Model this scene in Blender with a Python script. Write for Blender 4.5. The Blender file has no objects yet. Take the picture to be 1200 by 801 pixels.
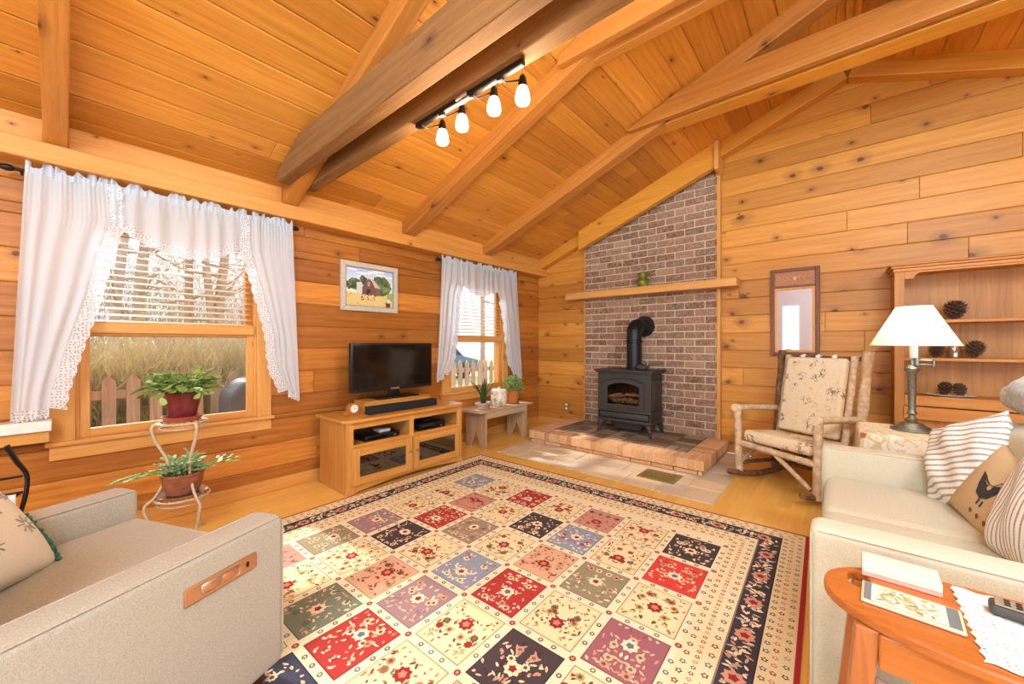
import bpy, bmesh, math, random
from mathutils import Vector, Matrix, Euler
R = random.Random(7)
SC = bpy.context.scene
COL = SC.collection
PI = math.pi
def rad(d): return math.radians(d)
def lerp(a, b, t): return a + (b - a) * t
def s2l(c):
    return tuple((x/255/12.92 if x/255 <= .04045 else ((x/255+.055)/1.055)**2.4) for x in c)

# ------------------------------------------------------------------ mesh builder
class MB:
    def __init__(s):
        s.v = []; s.f = []; s.rnd = []; s.col = []
        s.M = Matrix.Identity(4)
    def _add(s, vs, fs, rnd=None, col=(1, 1, 1)):
        o = len(s.v)
        if rnd is None: rnd = R.random()
        s.v += [tuple(s.M @ Vector(p)) for p in vs]
        for f in fs:
            s.f.append([i + o for i in f]); s.rnd.append(rnd); s.col.append(col)
        return s
    def box(s, x0, x1, y0, y1, z0, z1, rnd=None, col=(1, 1, 1)):
        vs = [(x, y, z) for x in (x0, x1) for y in (y0, y1) for z in (z0, z1)]
        return s._add(vs, [(0,1,3,2),(4,6,7,5),(0,4,5,1),(2,3,7,6),(0,2,6,4),(1,5,7,3)], rnd, col)
    def rbox(s, x0, x1, y0, y1, z0, z1, r=.02, seg=3, rnd=None, col=(1,1,1)):
        bm = bmesh.new(); bmesh.ops.create_cube(bm, size=1)
        for v in bm.verts:
            v.co = Vector(((x0+x1)/2 + v.co.x*(x1-x0), (y0+y1)/2 + v.co.y*(y1-y0), (z0+z1)/2 + v.co.z*(z1-z0)))
        bmesh.ops.bevel(bm, geom=list(bm.edges), offset=r, segments=seg, profile=.5, affect='EDGES')
        bm.verts.ensure_lookup_table(); bm.verts.index_update()
        vs = [v.co.copy() for v in bm.verts]; fs = [[v.index for v in f.verts] for f in bm.faces]; bm.free()
        return s._add(vs, fs, rnd, col)
    def prism(s, poly, ax, a, b, rnd=None, col=(1,1,1)):
        """poly in the two other axes (cyclic order after ax), extruded along ax from a to b"""
        n = len(poly)
        def pt(p, t):
            q = [0, 0, 0]; q[ax] = t; q[(ax+1) % 3] = p[0]; q[(ax+2) % 3] = p[1]; return q
        vs = [pt(p, a) for p in poly] + [pt(p, b) for p in poly]
        fs = [list(range(n))[::-1], [i+n for i in range(n)]]
        fs += [[i, (i+1) % n, (i+1) % n + n, i+n] for i in range(n)]
        return s._add(vs, fs, rnd, col)
    def poly(s, pts, rnd=None, col=(1,1,1)):
        return s._add(pts, [list(range(len(pts)))], rnd, col)
    def tube(s, pts, rr, seg=10, cap=True, rnd=None, col=(1,1,1), flat=1.0):
        pts = [Vector(p) for p in pts]; n = len(pts)
        if not hasattr(rr, '__len__'): rr = [rr]*n
        vs = []; fs = []
        prev = None
        for i, p in enumerate(pts):
            t = (pts[min(i+1, n-1)] - pts[max(i-1, 0)]).normalized()
            if prev is None:
                up = Vector((0, 0, 1)) if abs(t.z) < .9 else Vector((1, 0, 0))
                a = t.cross(up).normalized()
            else:
                a = (prev - t*prev.dot(t)).normalized()
            prev = a; b = t.cross(a)
            for k in range(seg):
                q = 2*PI*k/seg
                vs.append(p + rr[i]*(math.cos(q)*a + flat*math.sin(q)*b))
        for i in range(n-1):
            for k in range(seg):
                fs.append([i*seg+k, i*seg+(k+1) % seg, (i+1)*seg+(k+1) % seg, (i+1)*seg+k])
        if cap:
            fs.append(list(range(seg))[::-1]); fs.append([(n-1)*seg+k for k in range(seg)])
        return s._add(vs, fs, rnd, col)
    def lathe(s, prof, c=(0,0,0), seg=28, rnd=None, col=(1,1,1), sx=1, sy=1):
        vs = []; fs = []; n = len(prof)
        for r, z in prof:
            for k in range(seg):
                q = 2*PI*k/seg
                vs.append((c[0]+max(r, 1e-4)*math.cos(q)*sx, c[1]+max(r, 1e-4)*math.sin(q)*sy, c[2]+z))
        for i in range(n-1):
            for k in range(seg):
                fs.append([i*seg+k, i*seg+(k+1) % seg, (i+1)*seg+(k+1) % seg, (i+1)*seg+k])
        fs.append(list(range(seg))[::-1]); fs.append([(n-1)*seg+k for k in range(seg)])
        return s._add(vs, fs, rnd, col)
    def grid(s, fn, nu, nv, rnd=None, col=(1,1,1)):
        vs = [fn(i/nu, j/nv) for j in range(nv+1) for i in range(nu+1)]
        fs = [[j*(nu+1)+i, j*(nu+1)+i+1, (j+1)*(nu+1)+i+1, (j+1)*(nu+1)+i] for j in range(nv) for i in range(nu)]
        return s._add(vs, fs, rnd, col)
    def ball(s, c, rx, ry=None, rz=None, nu=16, nv=10, rnd=None, col=(1,1,1)):
        ry = ry or rx; rz = rz or rx
        pr = [(math.sin(PI*j/nv), -math.cos(PI*j/nv)) for j in range(nv+1)]
        vs = []; fs = []
        for r, z in pr:
            for k in range(nu):
                q = 2*PI*k/nu
                vs.append((c[0]+max(r,1e-3)*rx*math.cos(q), c[1]+max(r,1e-3)*ry*math.sin(q), c[2]+z*rz))
        for i in range(nv):
            for k in range(nu):
                fs.append([i*nu+k, i*nu+(k+1) % nu, (i+1)*nu+(k+1) % nu, (i+1)*nu+k])
        return s._add(vs, fs, rnd, col)
    def pillow(s, w, h, t, n=18, p=2.4, rnd=None, col=(1,1,1), wob=0.0, pinch=.06):
        """cushion in local xy (w by h), thickness t along z, centred; corners drawn out"""
        ph = [R.uniform(0, 6.28) for _ in range(4)]
        def f(sg):
            def g(u, v):
                x = 2*u-1; y = 2*v-1
                th = max(0, (1-abs(x)**p))**.55 * max(0, (1-abs(y)**p))**.55
                ex = 1-pinch*(1-abs(y)**2); ey = 1-pinch*(1-abs(x)**2)
                wz = wob*(math.sin(5*x+ph[0])*math.sin(4*y+ph[1]) + .5*math.sin(9*x+3*y+ph[2]))
                return (x*w/2*(ex if abs(x) > 0 else 1), y*h/2*ey, sg*t/2*th*(1) + wz*min(1, th*2))
            return g
        s.grid(f(1), n, n, rnd, col)
        o = len(s.f)
        s.grid(f(-1), n, n, rnd, col)
        for i in range(o, len(s.f)): s.f[i] = s.f[i][::-1]
        return s
    def build(s, name, m, parent=None, smooth=None, bevel=0, bseg=2, sub=0, solid=0, merge=False, local=False, loc=None):
        me = bpy.data.meshes.new(name)
        off = Vector((0, 0, 0))
        if parent is not None and not local: off = world_loc(parent)
        if loc is not None: off = Vector(loc)
        me.from_pydata([tuple(Vector(p)-off) for p in s.v], [], s.f)
        a = me.attributes.new('rnd', 'FLOAT', 'FACE'); a.data.foreach_set('value', s.rnd)
        c = me.attributes.new('col', 'FLOAT_VECTOR', 'FACE'); c.data.foreach_set('vector', [x for q in s.col for x in q[:3]])
        bm = bmesh.new(); bm.from_mesh(me)
        if merge: bmesh.ops.remove_doubles(bm, verts=bm.verts, dist=2e-4)
        bmesh.ops.recalc_face_normals(bm, faces=bm.faces)
        if smooth is not None:
            for f in bm.faces: f.smooth = True
            for e in bm.edges:
                if len(e.link_faces) == 2:
                    e.smooth = e.calc_face_angle(0) < rad(smooth)
        bm.to_mesh(me); bm.free()
        if isinstance(m, (list, tuple)):
            for x in m: me.materials.append(x)
        elif m is not None: me.materials.append(m)
        o = bpy.data.objects.new(name, me); COL.objects.link(o)
        if loc is not None: o.location = loc
        if parent is not None: o.parent = parent
        if bevel:
            b = o.modifiers.new('Bevel', 'BEVEL'); b.width = bevel; b.segments = bseg; b.limit_method = 'ANGLE'; b.angle_limit = rad(40)
        if sub:
            b = o.modifiers.new('Sub', 'SUBSURF'); b.levels = sub; b.render_levels = sub
        if solid:
            b = o.modifiers.new('Solid', 'SOLIDIFY'); b.thickness = solid; b.offset = 0
        return o

def world_loc(o):
    p = Vector((0, 0, 0))
    while o is not None:
        p = p + Vector(o.location); o = o.parent
    return p

def tag(o, label=None, cat=None, group=None, kind=None):
    if label: o['label'] = label
    if cat: o['category'] = cat
    if group: o['group'] = group
    if kind: o['kind'] = kind
    return o
def empty(name, loc, label=None, cat=None, group=None, kind=None, rz=0):
    o = bpy.data.objects.new(name, None); COL.objects.link(o); o.location = loc; o.rotation_euler = (0, 0, rz)
    o.empty_display_size = .1
    return tag(o, label, cat, group, kind)
def copy_thing(root, loc, rz=None, label=None):
    r = root.copy(); COL.objects.link(r); r.location = loc
    if rz is not None: r.rotation_euler = (0, 0, rz)
    if label: r['label'] = label
    for ch in list(root.children):
        c = ch.copy(); COL.objects.link(c); c.parent = r
        for g in ch.children:
            d = g.copy(); COL.objects.link(d); d.parent = c
    return r

# ------------------------------------------------------------------ materials
class NT:
    def __init__(s, name):
        s.m = bpy.data.materials.new(name); s.m.use_nodes = True
        s.t = s.m.node_tree; s.n = s.t.nodes; s.l = s.t.links
        s.b = s.n['Principled BSDF']; s.out = s.n['Material Output']
    def add(s, typ, **kw):
        n = s.n.new(typ)
        for k, v in kw.items(): setattr(n, k, v)
        return n
    def put(s, sock, v):
        if hasattr(v, 'is_linked') or isinstance(v, bpy.types.NodeSocket): s.l.new(v, sock)
        elif isinstance(v, (tuple, list)) and sock.type == 'RGBA' and len(v) == 3: sock.default_value = (*v, 1)
        else: sock.default_value = v
    def math(s, op, a, b=0, c=0, clamp=False):
        n = s.add('ShaderNodeMath', operation=op, use_clamp=clamp)
        s.put(n.inputs[0], a); s.put(n.inputs[1], b)
        if op in ('MULTIPLY_ADD', 'SMOOTH_MIN'): s.put(n.inputs[2], c)
        return n.outputs[0]
    def mix(s, f, a, b, bt='MIX'):
        n = s.add('ShaderNodeMix', data_type='RGBA', blend_type=bt)
        s.put(n.inputs[0], f); s.put(n.inputs[6], a); s.put(n.inputs[7], b); return n.outputs[2]
    def coord(s): return s.add('ShaderNodeTexCoord').outputs['Object']
    def sep(s, v):
        n = s.add('ShaderNodeSeparateXYZ'); s.put(n.inputs[0], v); return n.outputs
    def comb(s, x, y, z=0.0):
        n = s.add('ShaderNodeCombineXYZ'); s.put(n.inputs[0], x); s.put(n.inputs[1], y); s.put(n.inputs[2], z); return n.outputs[0]
    def attr(s, nm, out='Fac'): return s.add('ShaderNodeAttribute', attribute_name=nm).outputs[out]
    def noise(s, v, scale=5, detail=4, rough=.55, dist=0, out='Fac'):
        n = s.add('ShaderNodeTexNoise'); s.put(n.inputs['Vector'], v)
        n.inputs['Scale'].default_value = scale; n.inputs['Detail'].default_value = detail
        n.inputs['Roughness'].default_value = rough; n.inputs['Distortion'].default_value = dist
        return n.outputs[out]
    def voro(s, v, scale=5, feature='F1', out='Distance', dim='3D', rnd=1):
        n = s.add('ShaderNodeTexVoronoi', feature=feature, voronoi_dimensions=dim); s.put(n.inputs['Vector'], v)
        n.inputs['Scale'].default_value = scale; n.inputs['Randomness'].default_value = rnd
        return n.outputs[out]
    def ramp(s, f, stops):
        n = s.add('ShaderNodeValToRGB'); s.put(n.inputs[0], f); e = n.color_ramp.elements
        while len(e) < len(stops): e.new(.5)
        for i, (p, c) in enumerate(stops):
            e[i].position = p
            e[i].color = (c, c, c, 1) if not hasattr(c, '__len__') else (*c[:3], 1)
        return n.outputs[0]
    def bump(s, h, strength=.3, dist=.01):
        n = s.add('ShaderNodeBump'); s.put(n.inputs['Height'], h)
        n.inputs['Strength'].default_value = strength; n.inputs['Distance'].default_value = dist
        s.l.new(n.outputs[0], s.b.inputs['Normal'])
    def fin(s, col=None, rough=.5, metal=0, spec=.5, coat=0, **kw):
        if col is not None: s.put(s.b.inputs['Base Color'], col)
        s.put(s.b.inputs['Roughness'], rough); s.b.inputs['Metallic'].default_value = metal
        s.b.inputs['Specular IOR Level'].default_value = spec
        if coat: s.b.inputs['Coat Weight'].default_value = coat; s.b.inputs['Coat Roughness'].default_value = .15
        for k, v in kw.items(): s.put(s.b.inputs[k.replace('_', ' ')], v)
        return s.m

def wood(name, axis, base, dark, vary=.35, rough=.42, knots=.5, knot_along=1.6, knot_across=5.0, knotsize=.10, grain=1.0, knotcol=(80, 40, 20), spec=.35, rough_sawn=0.0, coat=0.0):
    n = NT(name)
    x, y, z = n.sep(n.coord())
    a = (x, y, z)[axis]; o = [(x, y, z)[i] for i in range(3) if i != axis]
    b = n.math('ADD', o[0], o[1])
    rnd = n.attr('rnd')
    a2 = n.math('MULTIPLY_ADD', rnd, 37.0, a); b2 = n.math('MULTIPLY_ADD', rnd, 11.0, b)
    warp = n.noise(n.comb(n.math('MULTIPLY', a2, 1.1), n.math('MULTIPLY', b2, 4)), 1.0, 2)
    bw = n.math('MULTIPLY_ADD', warp, .09, b2)
    g1 = n.noise(n.comb(n.math('MULTIPLY', a2, 1.6), n.math('MULTIPLY', bw, 34)), 1.0, 5, .6)
    g2 = n.noise(n.comb(n.math('MULTIPLY', a2, 5), n.math('MULTIPLY', bw, 190)), 1.0, 2, .5)
    f = n.math('MULTIPLY_ADD', g2, .35*grain, n.math('MULTIPLY', g1, .8*grain))
    f = n.ramp(f, [(.32*grain+.04, 0), (.78*grain+.05, 1)])
    col = n.mix(f, s2l(dark), s2l(base))
    # board to board variation
    br = n.math('MULTIPLY_ADD', n.math('FRACT', n.math('MULTIPLY', rnd, 7.31)), vary*1.3, 1-vary*.75)
    col = n.mix(1.0, col, n.comb(br, n.math('POWER', br, 1.25), n.math('POWER', br, 1.5)), 'MULTIPLY')
    hgt = f
    if knots > 0:
        w2 = n.noise(n.comb(n.math('MULTIPLY', a2, 30), n.math('MULTIPLY', b2, 40)), 1.0, 3)
        kv = n.comb(n.math('MULTIPLY_ADD', w2, .06, n.math('MULTIPLY', a2, knot_along)), n.math('MULTIPLY_ADD', w2, .1, n.math('MULTIPLY', b2, knot_across)))
        d = n.voro(kv, 1.0, dim='2D'); c = n.voro(kv, 1.0, dim='2D', out='Color')
        pick = n.math('LESS_THAN', n.sep(c)[0], knots)
        sz = n.math('MULTIPLY_ADD', n.math('POWER', n.sep(c)[1], 2), 1.1, .35)
        dd = n.math('DIVIDE', d, sz)
        core = n.math('MULTIPLY', n.ramp(dd, [(knotsize*.55, 1), (knotsize*1.0, 0)]), pick)
        halo = n.math('MULTIPLY', n.ramp(n.math('MULTIPLY_ADD', n.math('SUBTRACT', warp, .5), knotsize*3, dd), [(knotsize*.8, 1), (knotsize*3.4, 0)]), pick)
        col = n.mix(n.math('MULTIPLY', halo, .5), col, s2l(tuple(int(q*.62) for q in dark)))
        col = n.mix(n.math('MULTIPLY', core, .82), col, s2l(knotcol))
    if rough_sawn:
        rs = n.noise(n.comb(n.math('MULTIPLY', a2, 60), n.math('MULTIPLY', b2, 25)), 1.0, 4, .7)
        col = n.mix(n.math('MULTIPLY', rs, rough_sawn), col, s2l(tuple(int(q*.55) for q in dark)))
        hgt = rs
    n.bump(hgt, .12+rough_sawn*.5, .004)
    return n.fin(col, rough, 0, spec, coat)

def plain(name, c, rough=.5, metal=0, spec=.5, noise=0.0, nscale=40, bump=0.0, **kw):
    n = NT(name); col = s2l(c)
    if noise or bump:
        f = n.noise(n.coord(), nscale, 4, .6)
        if noise:
            col = n.mix(n.ramp(f, [(.3, 0), (.7, 1)]), tuple(q*(1-noise) for q in s2l(c)), tuple(min(1, q*(1+noise*.6)) for q in s2l(c)))
        if bump: n.bump(f, bump, .005)
    return n.fin(col, rough, metal, spec, **kw)

def fabric(name, c, c2, scale=620, rough=.9, bump=.25, sheen=.2):
    n = NT(name); x, y, z = n.sep(n.coord())
    w1 = n.noise(n.comb(n.math('MULTIPLY', x, scale), n.math('MULTIPLY', y, scale), n.math('MULTIPLY', z, scale*.3)), 1, 2)
    w2 = n.noise(n.comb(n.math('MULTIPLY', x, scale*.3), n.math('MULTIPLY', y, scale*.3), n.math('MULTIPLY', z, scale)), 1, 2)
    f = n.math('MULTIPLY_ADD', w2, .5, n.math('MULTIPLY', w1, .5))
    col = n.mix(n.ramp(f, [(.38, 0), (.62, 1)]), s2l(c2), s2l(c))
    n.bump(f, bump, .002)
    return n.fin(col, rough, 0, .2, Sheen_Weight=sheen)

def attrcol(name, rough=.8, bump=0, nscale=300, noise=.12, spec=.3):
    n = NT(name); c = n.attr('col', 'Color')
    f = n.noise(n.coord(), nscale, 3, .6)
    col = n.mix(1.0, c, n.ramp(f, [(.25, 1-noise), (.75, 1+noise*.4)]), 'MULTIPLY')
    if bump: n.bump(f, bump, .003)
    return n.fin(col, rough, 0, spec)

def emit(name, c, st):
    n = NT(name)
    return n.fin(s2l(c), .5, 0, .3, Emission_Color=s2l(c), Emission_Strength=st)

def leafmat(name, c1, c2, nscale=14, rough=.45):
    n = NT(name)
    f = n.noise(n.coord(), nscale, 3); r = n.attr('rnd')
    col = n.mix(n.math('MULTIPLY_ADD', f, .6, n.math('MULTIPLY', r, .45), clamp=True), s2l(c1), s2l(c2))
    n.fin(col, rough, 0, .4)
    tr = n.add('ShaderNodeBsdfTranslucent'); n.put(tr.inputs[0], col)
    mx = n.add('ShaderNodeMixShader'); mx.inputs[0].default_value = .3
    n.l.new(n.b.outputs[0], mx.inputs[1]); n.l.new(tr.outputs[0], mx.inputs[2]); n.l.new(mx.outputs[0], n.out.inputs[0])
    return n.m

def sheer(name, c, lace=False, trans=.12):
    n = NT(name)
    n.fin(s2l(c), .85, 0, .15)
    tr = n.add('ShaderNodeBsdfTranslucent'); n.put(tr.inputs[0], s2l(c))
    mx = n.add('ShaderNodeMixShader'); mx.inputs[0].default_value = .45
    n.l.new(n.b.outputs[0], mx.inputs[1]); n.l.new(tr.outputs[0], mx.inputs[2])
    tp = n.add('ShaderNodeBsdfTransparent')
    m2 = n.add('ShaderNodeMixShader')
    if lace:
        _, y, z = n.sep(n.coord())
        d = n.voro(n.comb(y, z), 62, dim='2D', rnd=.55)
        hole = n.math('LESS_THAN', d, .24)
        n.put(m2.inputs[0], n.math('MULTIPLY', hole, .6))
    else: m2.inputs[0].default_value = trans
    n.l.new(mx.outputs[0], m2.inputs[1]); n.l.new(tp.outputs[0], m2.inputs[2]); n.l.new(m2.outputs[0], n.out.inputs[0])
    return n.m

def glass(name, c=(255,255,255), rough=.02, alpha=.12):
    n = NT(name)
    gl = n.add('ShaderNodeBsdfGlossy'); gl.inputs['Roughness'].default_value = rough
    tp = n.add('ShaderNodeBsdfTransparent'); n.put(tp.inputs[0], s2l(c))
    fr = n.add('ShaderNodeFresnel'); fr.inputs[0].default_value = 1.45
    mx = n.add('ShaderNodeMixShader')
    n.put(mx.inputs[0], n.math('MULTIPLY', n.math('MULTIPLY_ADD', fr.outputs[0], 1.0, alpha*.2, clamp=True), n.math('SUBTRACT', 1.0, n.add('ShaderNodeNewGeometry').outputs['Backfacing'])))
    n.l.new(tp.outputs[0], mx.inputs[1]); n.l.new(gl.outputs[0], mx.inputs[2]); n.l.new(mx.outputs[0], n.out.inputs[0])
    return n.m

# pine and timber
M = {}
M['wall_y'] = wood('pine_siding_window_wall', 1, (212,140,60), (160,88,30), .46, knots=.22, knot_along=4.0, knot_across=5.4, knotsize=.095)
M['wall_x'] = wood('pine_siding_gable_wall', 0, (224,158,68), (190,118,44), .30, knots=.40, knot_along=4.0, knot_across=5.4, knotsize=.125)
M['ceil'] = wood('pine_ceiling_boards', 1, (228,160,68), (194,118,42), .32, knots=.16, knot_along=4, knot_across=6, knotsize=.085)
M['raft'] = wood('rafter_timber', 0, (208,138,64), (168,102,42), .10, knots=.18, knot_along=4.0, knot_across=7, knotsize=.10)
M['rake'] = wood('rake_timber', 0, (230,164,64), (204,130,44), .08, knots=.12, knot_along=3, knot_across=6, knotsize=.08)
M['saw_x'] = wood('rough_sawn_beam', 0, (166,118,68), (124,84,46), .12, knots=.12, knot_along=3, knot_across=5, knotsize=.08, rough_sawn=.3, rough=.8)
M['plate'] = wood('plate_timber', 1, (230,168,88), (204,130,58), .10, knots=.2, knot_along=4, knot_across=6, knotsize=.07)
M['trim_y'] = wood('window_trim_pine', 1, (230,170,94), (204,136,66), .10, knots=.1, knot_along=4, knot_across=6, knotsize=.06)
M['trim_z'] = wood('window_jamb_pine', 2, (230,170,94), (204,136,66), .10, knots=.1, knot_along=4, knot_across=6, knotsize=.06)
M['trim_x'] = wood('mantel_pine', 0, (230,174,102), (202,138,72), .10, knots=.1, knot_along=4, knot_across=6, knotsize=.06)
M['floor'] = wood('floor_boards', 1, (246,200,108), (234,176,82), .10, rough=.28, knots=0, spec=.5, coat=.2)
M['oak_y'] = wood('golden_oak_across', 1, (222,160,80), (184,116,48), .10, knots=0, rough=.35, grain=1.1)
M['oak_z'] = wood('golden_oak_upright', 2, (222,164,90), (188,122,56), .10, knots=0, rough=.35, grain=1.1)
M['oak_x'] = wood('golden_oak_deep', 0, (222,160,80), (184,116,48), .10, knots=0, rough=.35, grain=1.1)
M['hutch_x'] = wood('hutch_pine_across', 0, (220,154,72), (190,116,50), .10, knots=.08, knotsize=.07)
M['hutch_z'] = wood('hutch_pine_upright', 2, (206,144,74), (174,110,50), .14, knots=.08, knotsize=.07)
M['cherry'] = wood('cherry_table', 0, (196,116,52), (160,84,32), .08, knots=0, rough=.28, coat=.3)
M['cherry_z'] = wood('cherry_table_leg', 2, (192,118,66), (152,80,42), .08, knots=0, rough=.3, coat=.2)
M['gray_y'] = wood('weathered_bench_board', 1, (216,190,160), (172,138,104), .12, knots=.1, rough=.75, knotsize=.06)
M['gray_z'] = wood('weathered_bench_leg', 2, (206,172,134), (160,120,82), .12, knots=.1, rough=.75, knotsize=.06)
M['frame_dark'] = wood('dark_mirror_frame', 2, (146,84,50), (104,56,32), .08, knots=0, rough=.4)
M['foot'] = wood('dark_sofa_foot', 2, (90,44,24), (60,26,14), .05, knots=0, rough=.35)
M['bark'] = None
n = NT('pale_log_bark')
f = n.noise(n.coord(), 26, 6, .65); f2 = n.voro(n.coord(), 38)
col = n.mix(n.ramp(f, [(.35, 0), (.68, 1)]), s2l((184,150,118)), s2l((226,200,168)))
col = n.mix(n.ramp(f2, [(.05, .55), (.16, 0)]), col, s2l((140,104,78)))
n.bump(f, .5, .006); M['bark'] = n.fin(col, .8, 0, .25)
n = NT('dark_log_bark')
f = n.noise(n.coord(), 26, 6, .65)
col = n.mix(n.ramp(f, [(.35, 0), (.68, 1)]), s2l((78,54,38)), s2l((150,114,82)))
n.bump(f, .5, .006); M['bark_dark'] = n.fin(col, .8, 0, .25)
M['logend'] = plain('cut_log_end', (232,206,170), .7, noise=.15, nscale=60)
# masonry
n = NT('old_brick'); r = n.attr('rnd'); f = n.noise(n.coord(), 42, 5, .65); f3 = n.noise(n.coord(), 9, 3)
col = n.ramp(r, [(0, s2l((116,80,62))), (.3, s2l((144,100,76))), (.55, s2l((158,118,94))), (.8, s2l((128,96,78))), (1, s2l((174,134,106)))])
col = n.mix(n.ramp(f, [(.45, 0), (.75, .75)]), col, s2l((196,172,150)))
col = n.mix(n.ramp(f3, [(.5, 0), (.8, .35)]), col, s2l((188,164,144)))
n.bump(f, .6, .006); M['brick'] = n.fin(col, .9, 0, .2)
n = NT('mortar'); f = n.noise(n.coord(), 60, 4, .6)
col = n.mix(f, s2l((196,168,140)), s2l((234,208,176))); n.bump(f, .5, .004); M['mortar'] = n.fin(col, .95, 0, .1)
n = NT('hearth_brick'); r = n.attr('rnd'); f = n.noise(n.coord(), 46, 5, .65)
col = n.ramp(r, [(0, s2l((190,128,82))), (.35, s2l((214,160,110))), (.65, s2l((226,180,134))), (1, s2l((202,144,96)))])
col = n.mix(n.ramp(f, [(.45, 0), (.8, .7)]), col, s2l((228,196,158)))
n.bump(f, .5, .005); M['hbrick'] = n.fin(col, .9, 0, .2)
n = NT('hearth_paver'); r = n.attr('rnd'); f = n.noise(n.coord(), 40, 5, .65)
col = n.ramp(r, [(0, s2l((116,98,82))), (.5, s2l((146,126,106))), (1, s2l((172,150,126)))])
col = n.mix(n.ramp(f, [(.5, 0), (.8, .5)]), col, s2l((170,150,130)))
n.bump(f, .5, .005); M['paver'] = n.fin(col, .75, 0, .35)
n = NT('slate_tile'); r = n.attr('rnd'); f = n.noise(n.coord(), 7, 6, .6); f2 = n.noise(n.coord(), 60, 4)
col = n.ramp(r, [(0, s2l((190,178,166))), (.3, s2l((232,212,180))), (.6, s2l((206,194,172))), (.8, s2l((232,210,176))), (1, s2l((156,152,152)))])
col = n.mix(n.ramp(f, [(.4, 0), (.7, .6)]), col, s2l((212,184,154)))
n.bump(f2, .3, .003); M['slate'] = n.fin(col, .5, 0, .4)
M['grout'] = plain('tile_grout', (206,186,160), .9)
M['plaster'] = plain('pale_plaster', (184,180,186), .9, noise=.04, nscale=8)
# soft
M['sofa'] = fabric('pale_sage_weave', (214,206,182), (194,185,158))
M['chairfab'] = fabric('oatmeal_weave', (186,179,163), (160,152,136))
M['curtain'] = sheer('white_voile', (232,241,250), trans=.10)
M['lace'] = sheer('white_lace', (236,243,250), lace=True)
M['white_cloth'] = plain('white_cotton', (240,234,226), .9, noise=.05, nscale=120, bump=.15)
M['black'] = plain('black_plastic', (18,18,19), .35)
M['blackmatte'] = plain('black_speaker_cloth', (22,22,22), .85, noise=.3, nscale=600)
M['iron'] = plain('black_cast_iron', (66,62,58), .55, .3, .5, noise=.25, nscale=70, bump=.15)
M['iron2'] = plain('black_stove_pipe', (30,30,31), .42, .4, .5, noise=.12, nscale=30)
M['screen'] = plain('tv_screen_glass', (10,11,13), .08, 0, .6)
M['pewter'] = plain('antique_pewter', (140,140,128), .38, .85, .5, noise=.3, nscale=60, bump=.1)
M['chrome'] = plain('bright_metal', (206,200,190), .28, .9)
M['brass'] = plain('aged_brass', (158,130,74), .5, .35, .5, noise=.2, nscale=80)
M['copperplate'] = plain('copper_panel', (196,142,98), .35, .55, .5)
M['glass'] = glass('window_glass')
M['cabglass'] = glass('cabinet_door_glass', (92,76,62), .03, .6)
M['whitepaint'] = plain('white_paint', (238,234,228), .5)
M['bracket'] = plain('dark_bronze', (40,30,26), .4, .6)
M['twine'] = plain('cream_wrought_wire', (206,180,148), .6, .1, noise=.25, nscale=90, bump=.2)
# ================================================================== room shell
XR = 6.94; XM = 3.47; YB = -8.2
def zceil(X):
    X = X if X <= XM else XR - X
    return 2.39 + .38*(X - .15)
def zraft(X): return zceil(X) - .14
W1 = (-4.56, -3.64, .60, 1.93); W2 = (-1.745, -.815, .60, 1.93)

def sub_rect(rects, o):
    out = []
    for (a0, a1, b0, b1) in rects:
        if o[0] >= a1 or o[1] <= a0 or o[2] >= b1 or o[3] <= b0: out.append((a0, a1, b0, b1)); continue
        if o[2] > b0: out.append((a0, a1, b0, o[2]))
        if o[3] < b1: out.append((a0, a1, o[3], b1))
        c0, c1 = max(b0, o[2]), min(b1, o[3])
        if o[0] > a0: out.append((a0, o[0], c0, c1))
        if o[1] < a1: out.append((o[1], a1, c0, c1))
    return out

def boards(mb, a0, a1, b0, b1, h, put, holes=(), lmin=1.2, lmax=3.6, bfirst=None, limit=None):
    """rows of boards: a = along, b = across; put(a0,a1,b0,b1,rnd)"""
    b = b0; k = 0
    while b < b1 - 1e-4:
        bt = min(b + h, b1)
        a = a0; ss = []
        first = True
        A0, A1 = (a0, a1) if limit is None else limit(b, bt, a0, a1)
        if A1 - A0 < .02: b = bt; continue
        a = A0
        while a < A1 - 1e-4:
            L = R.uniform(lmin, lmax) * (R.uniform(.25, 1) if first else 1); first = False
            e = min(a + L, A1)
            if A1 - e < .35: e = A1
            rn = R.random()
            rs = [(a, e, b, bt)]
            for o in holes: rs = sub_rect(rs, o)
            for r in rs: put(mb, *r, rn)
            a = e
        b = bt; k += 1

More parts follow.
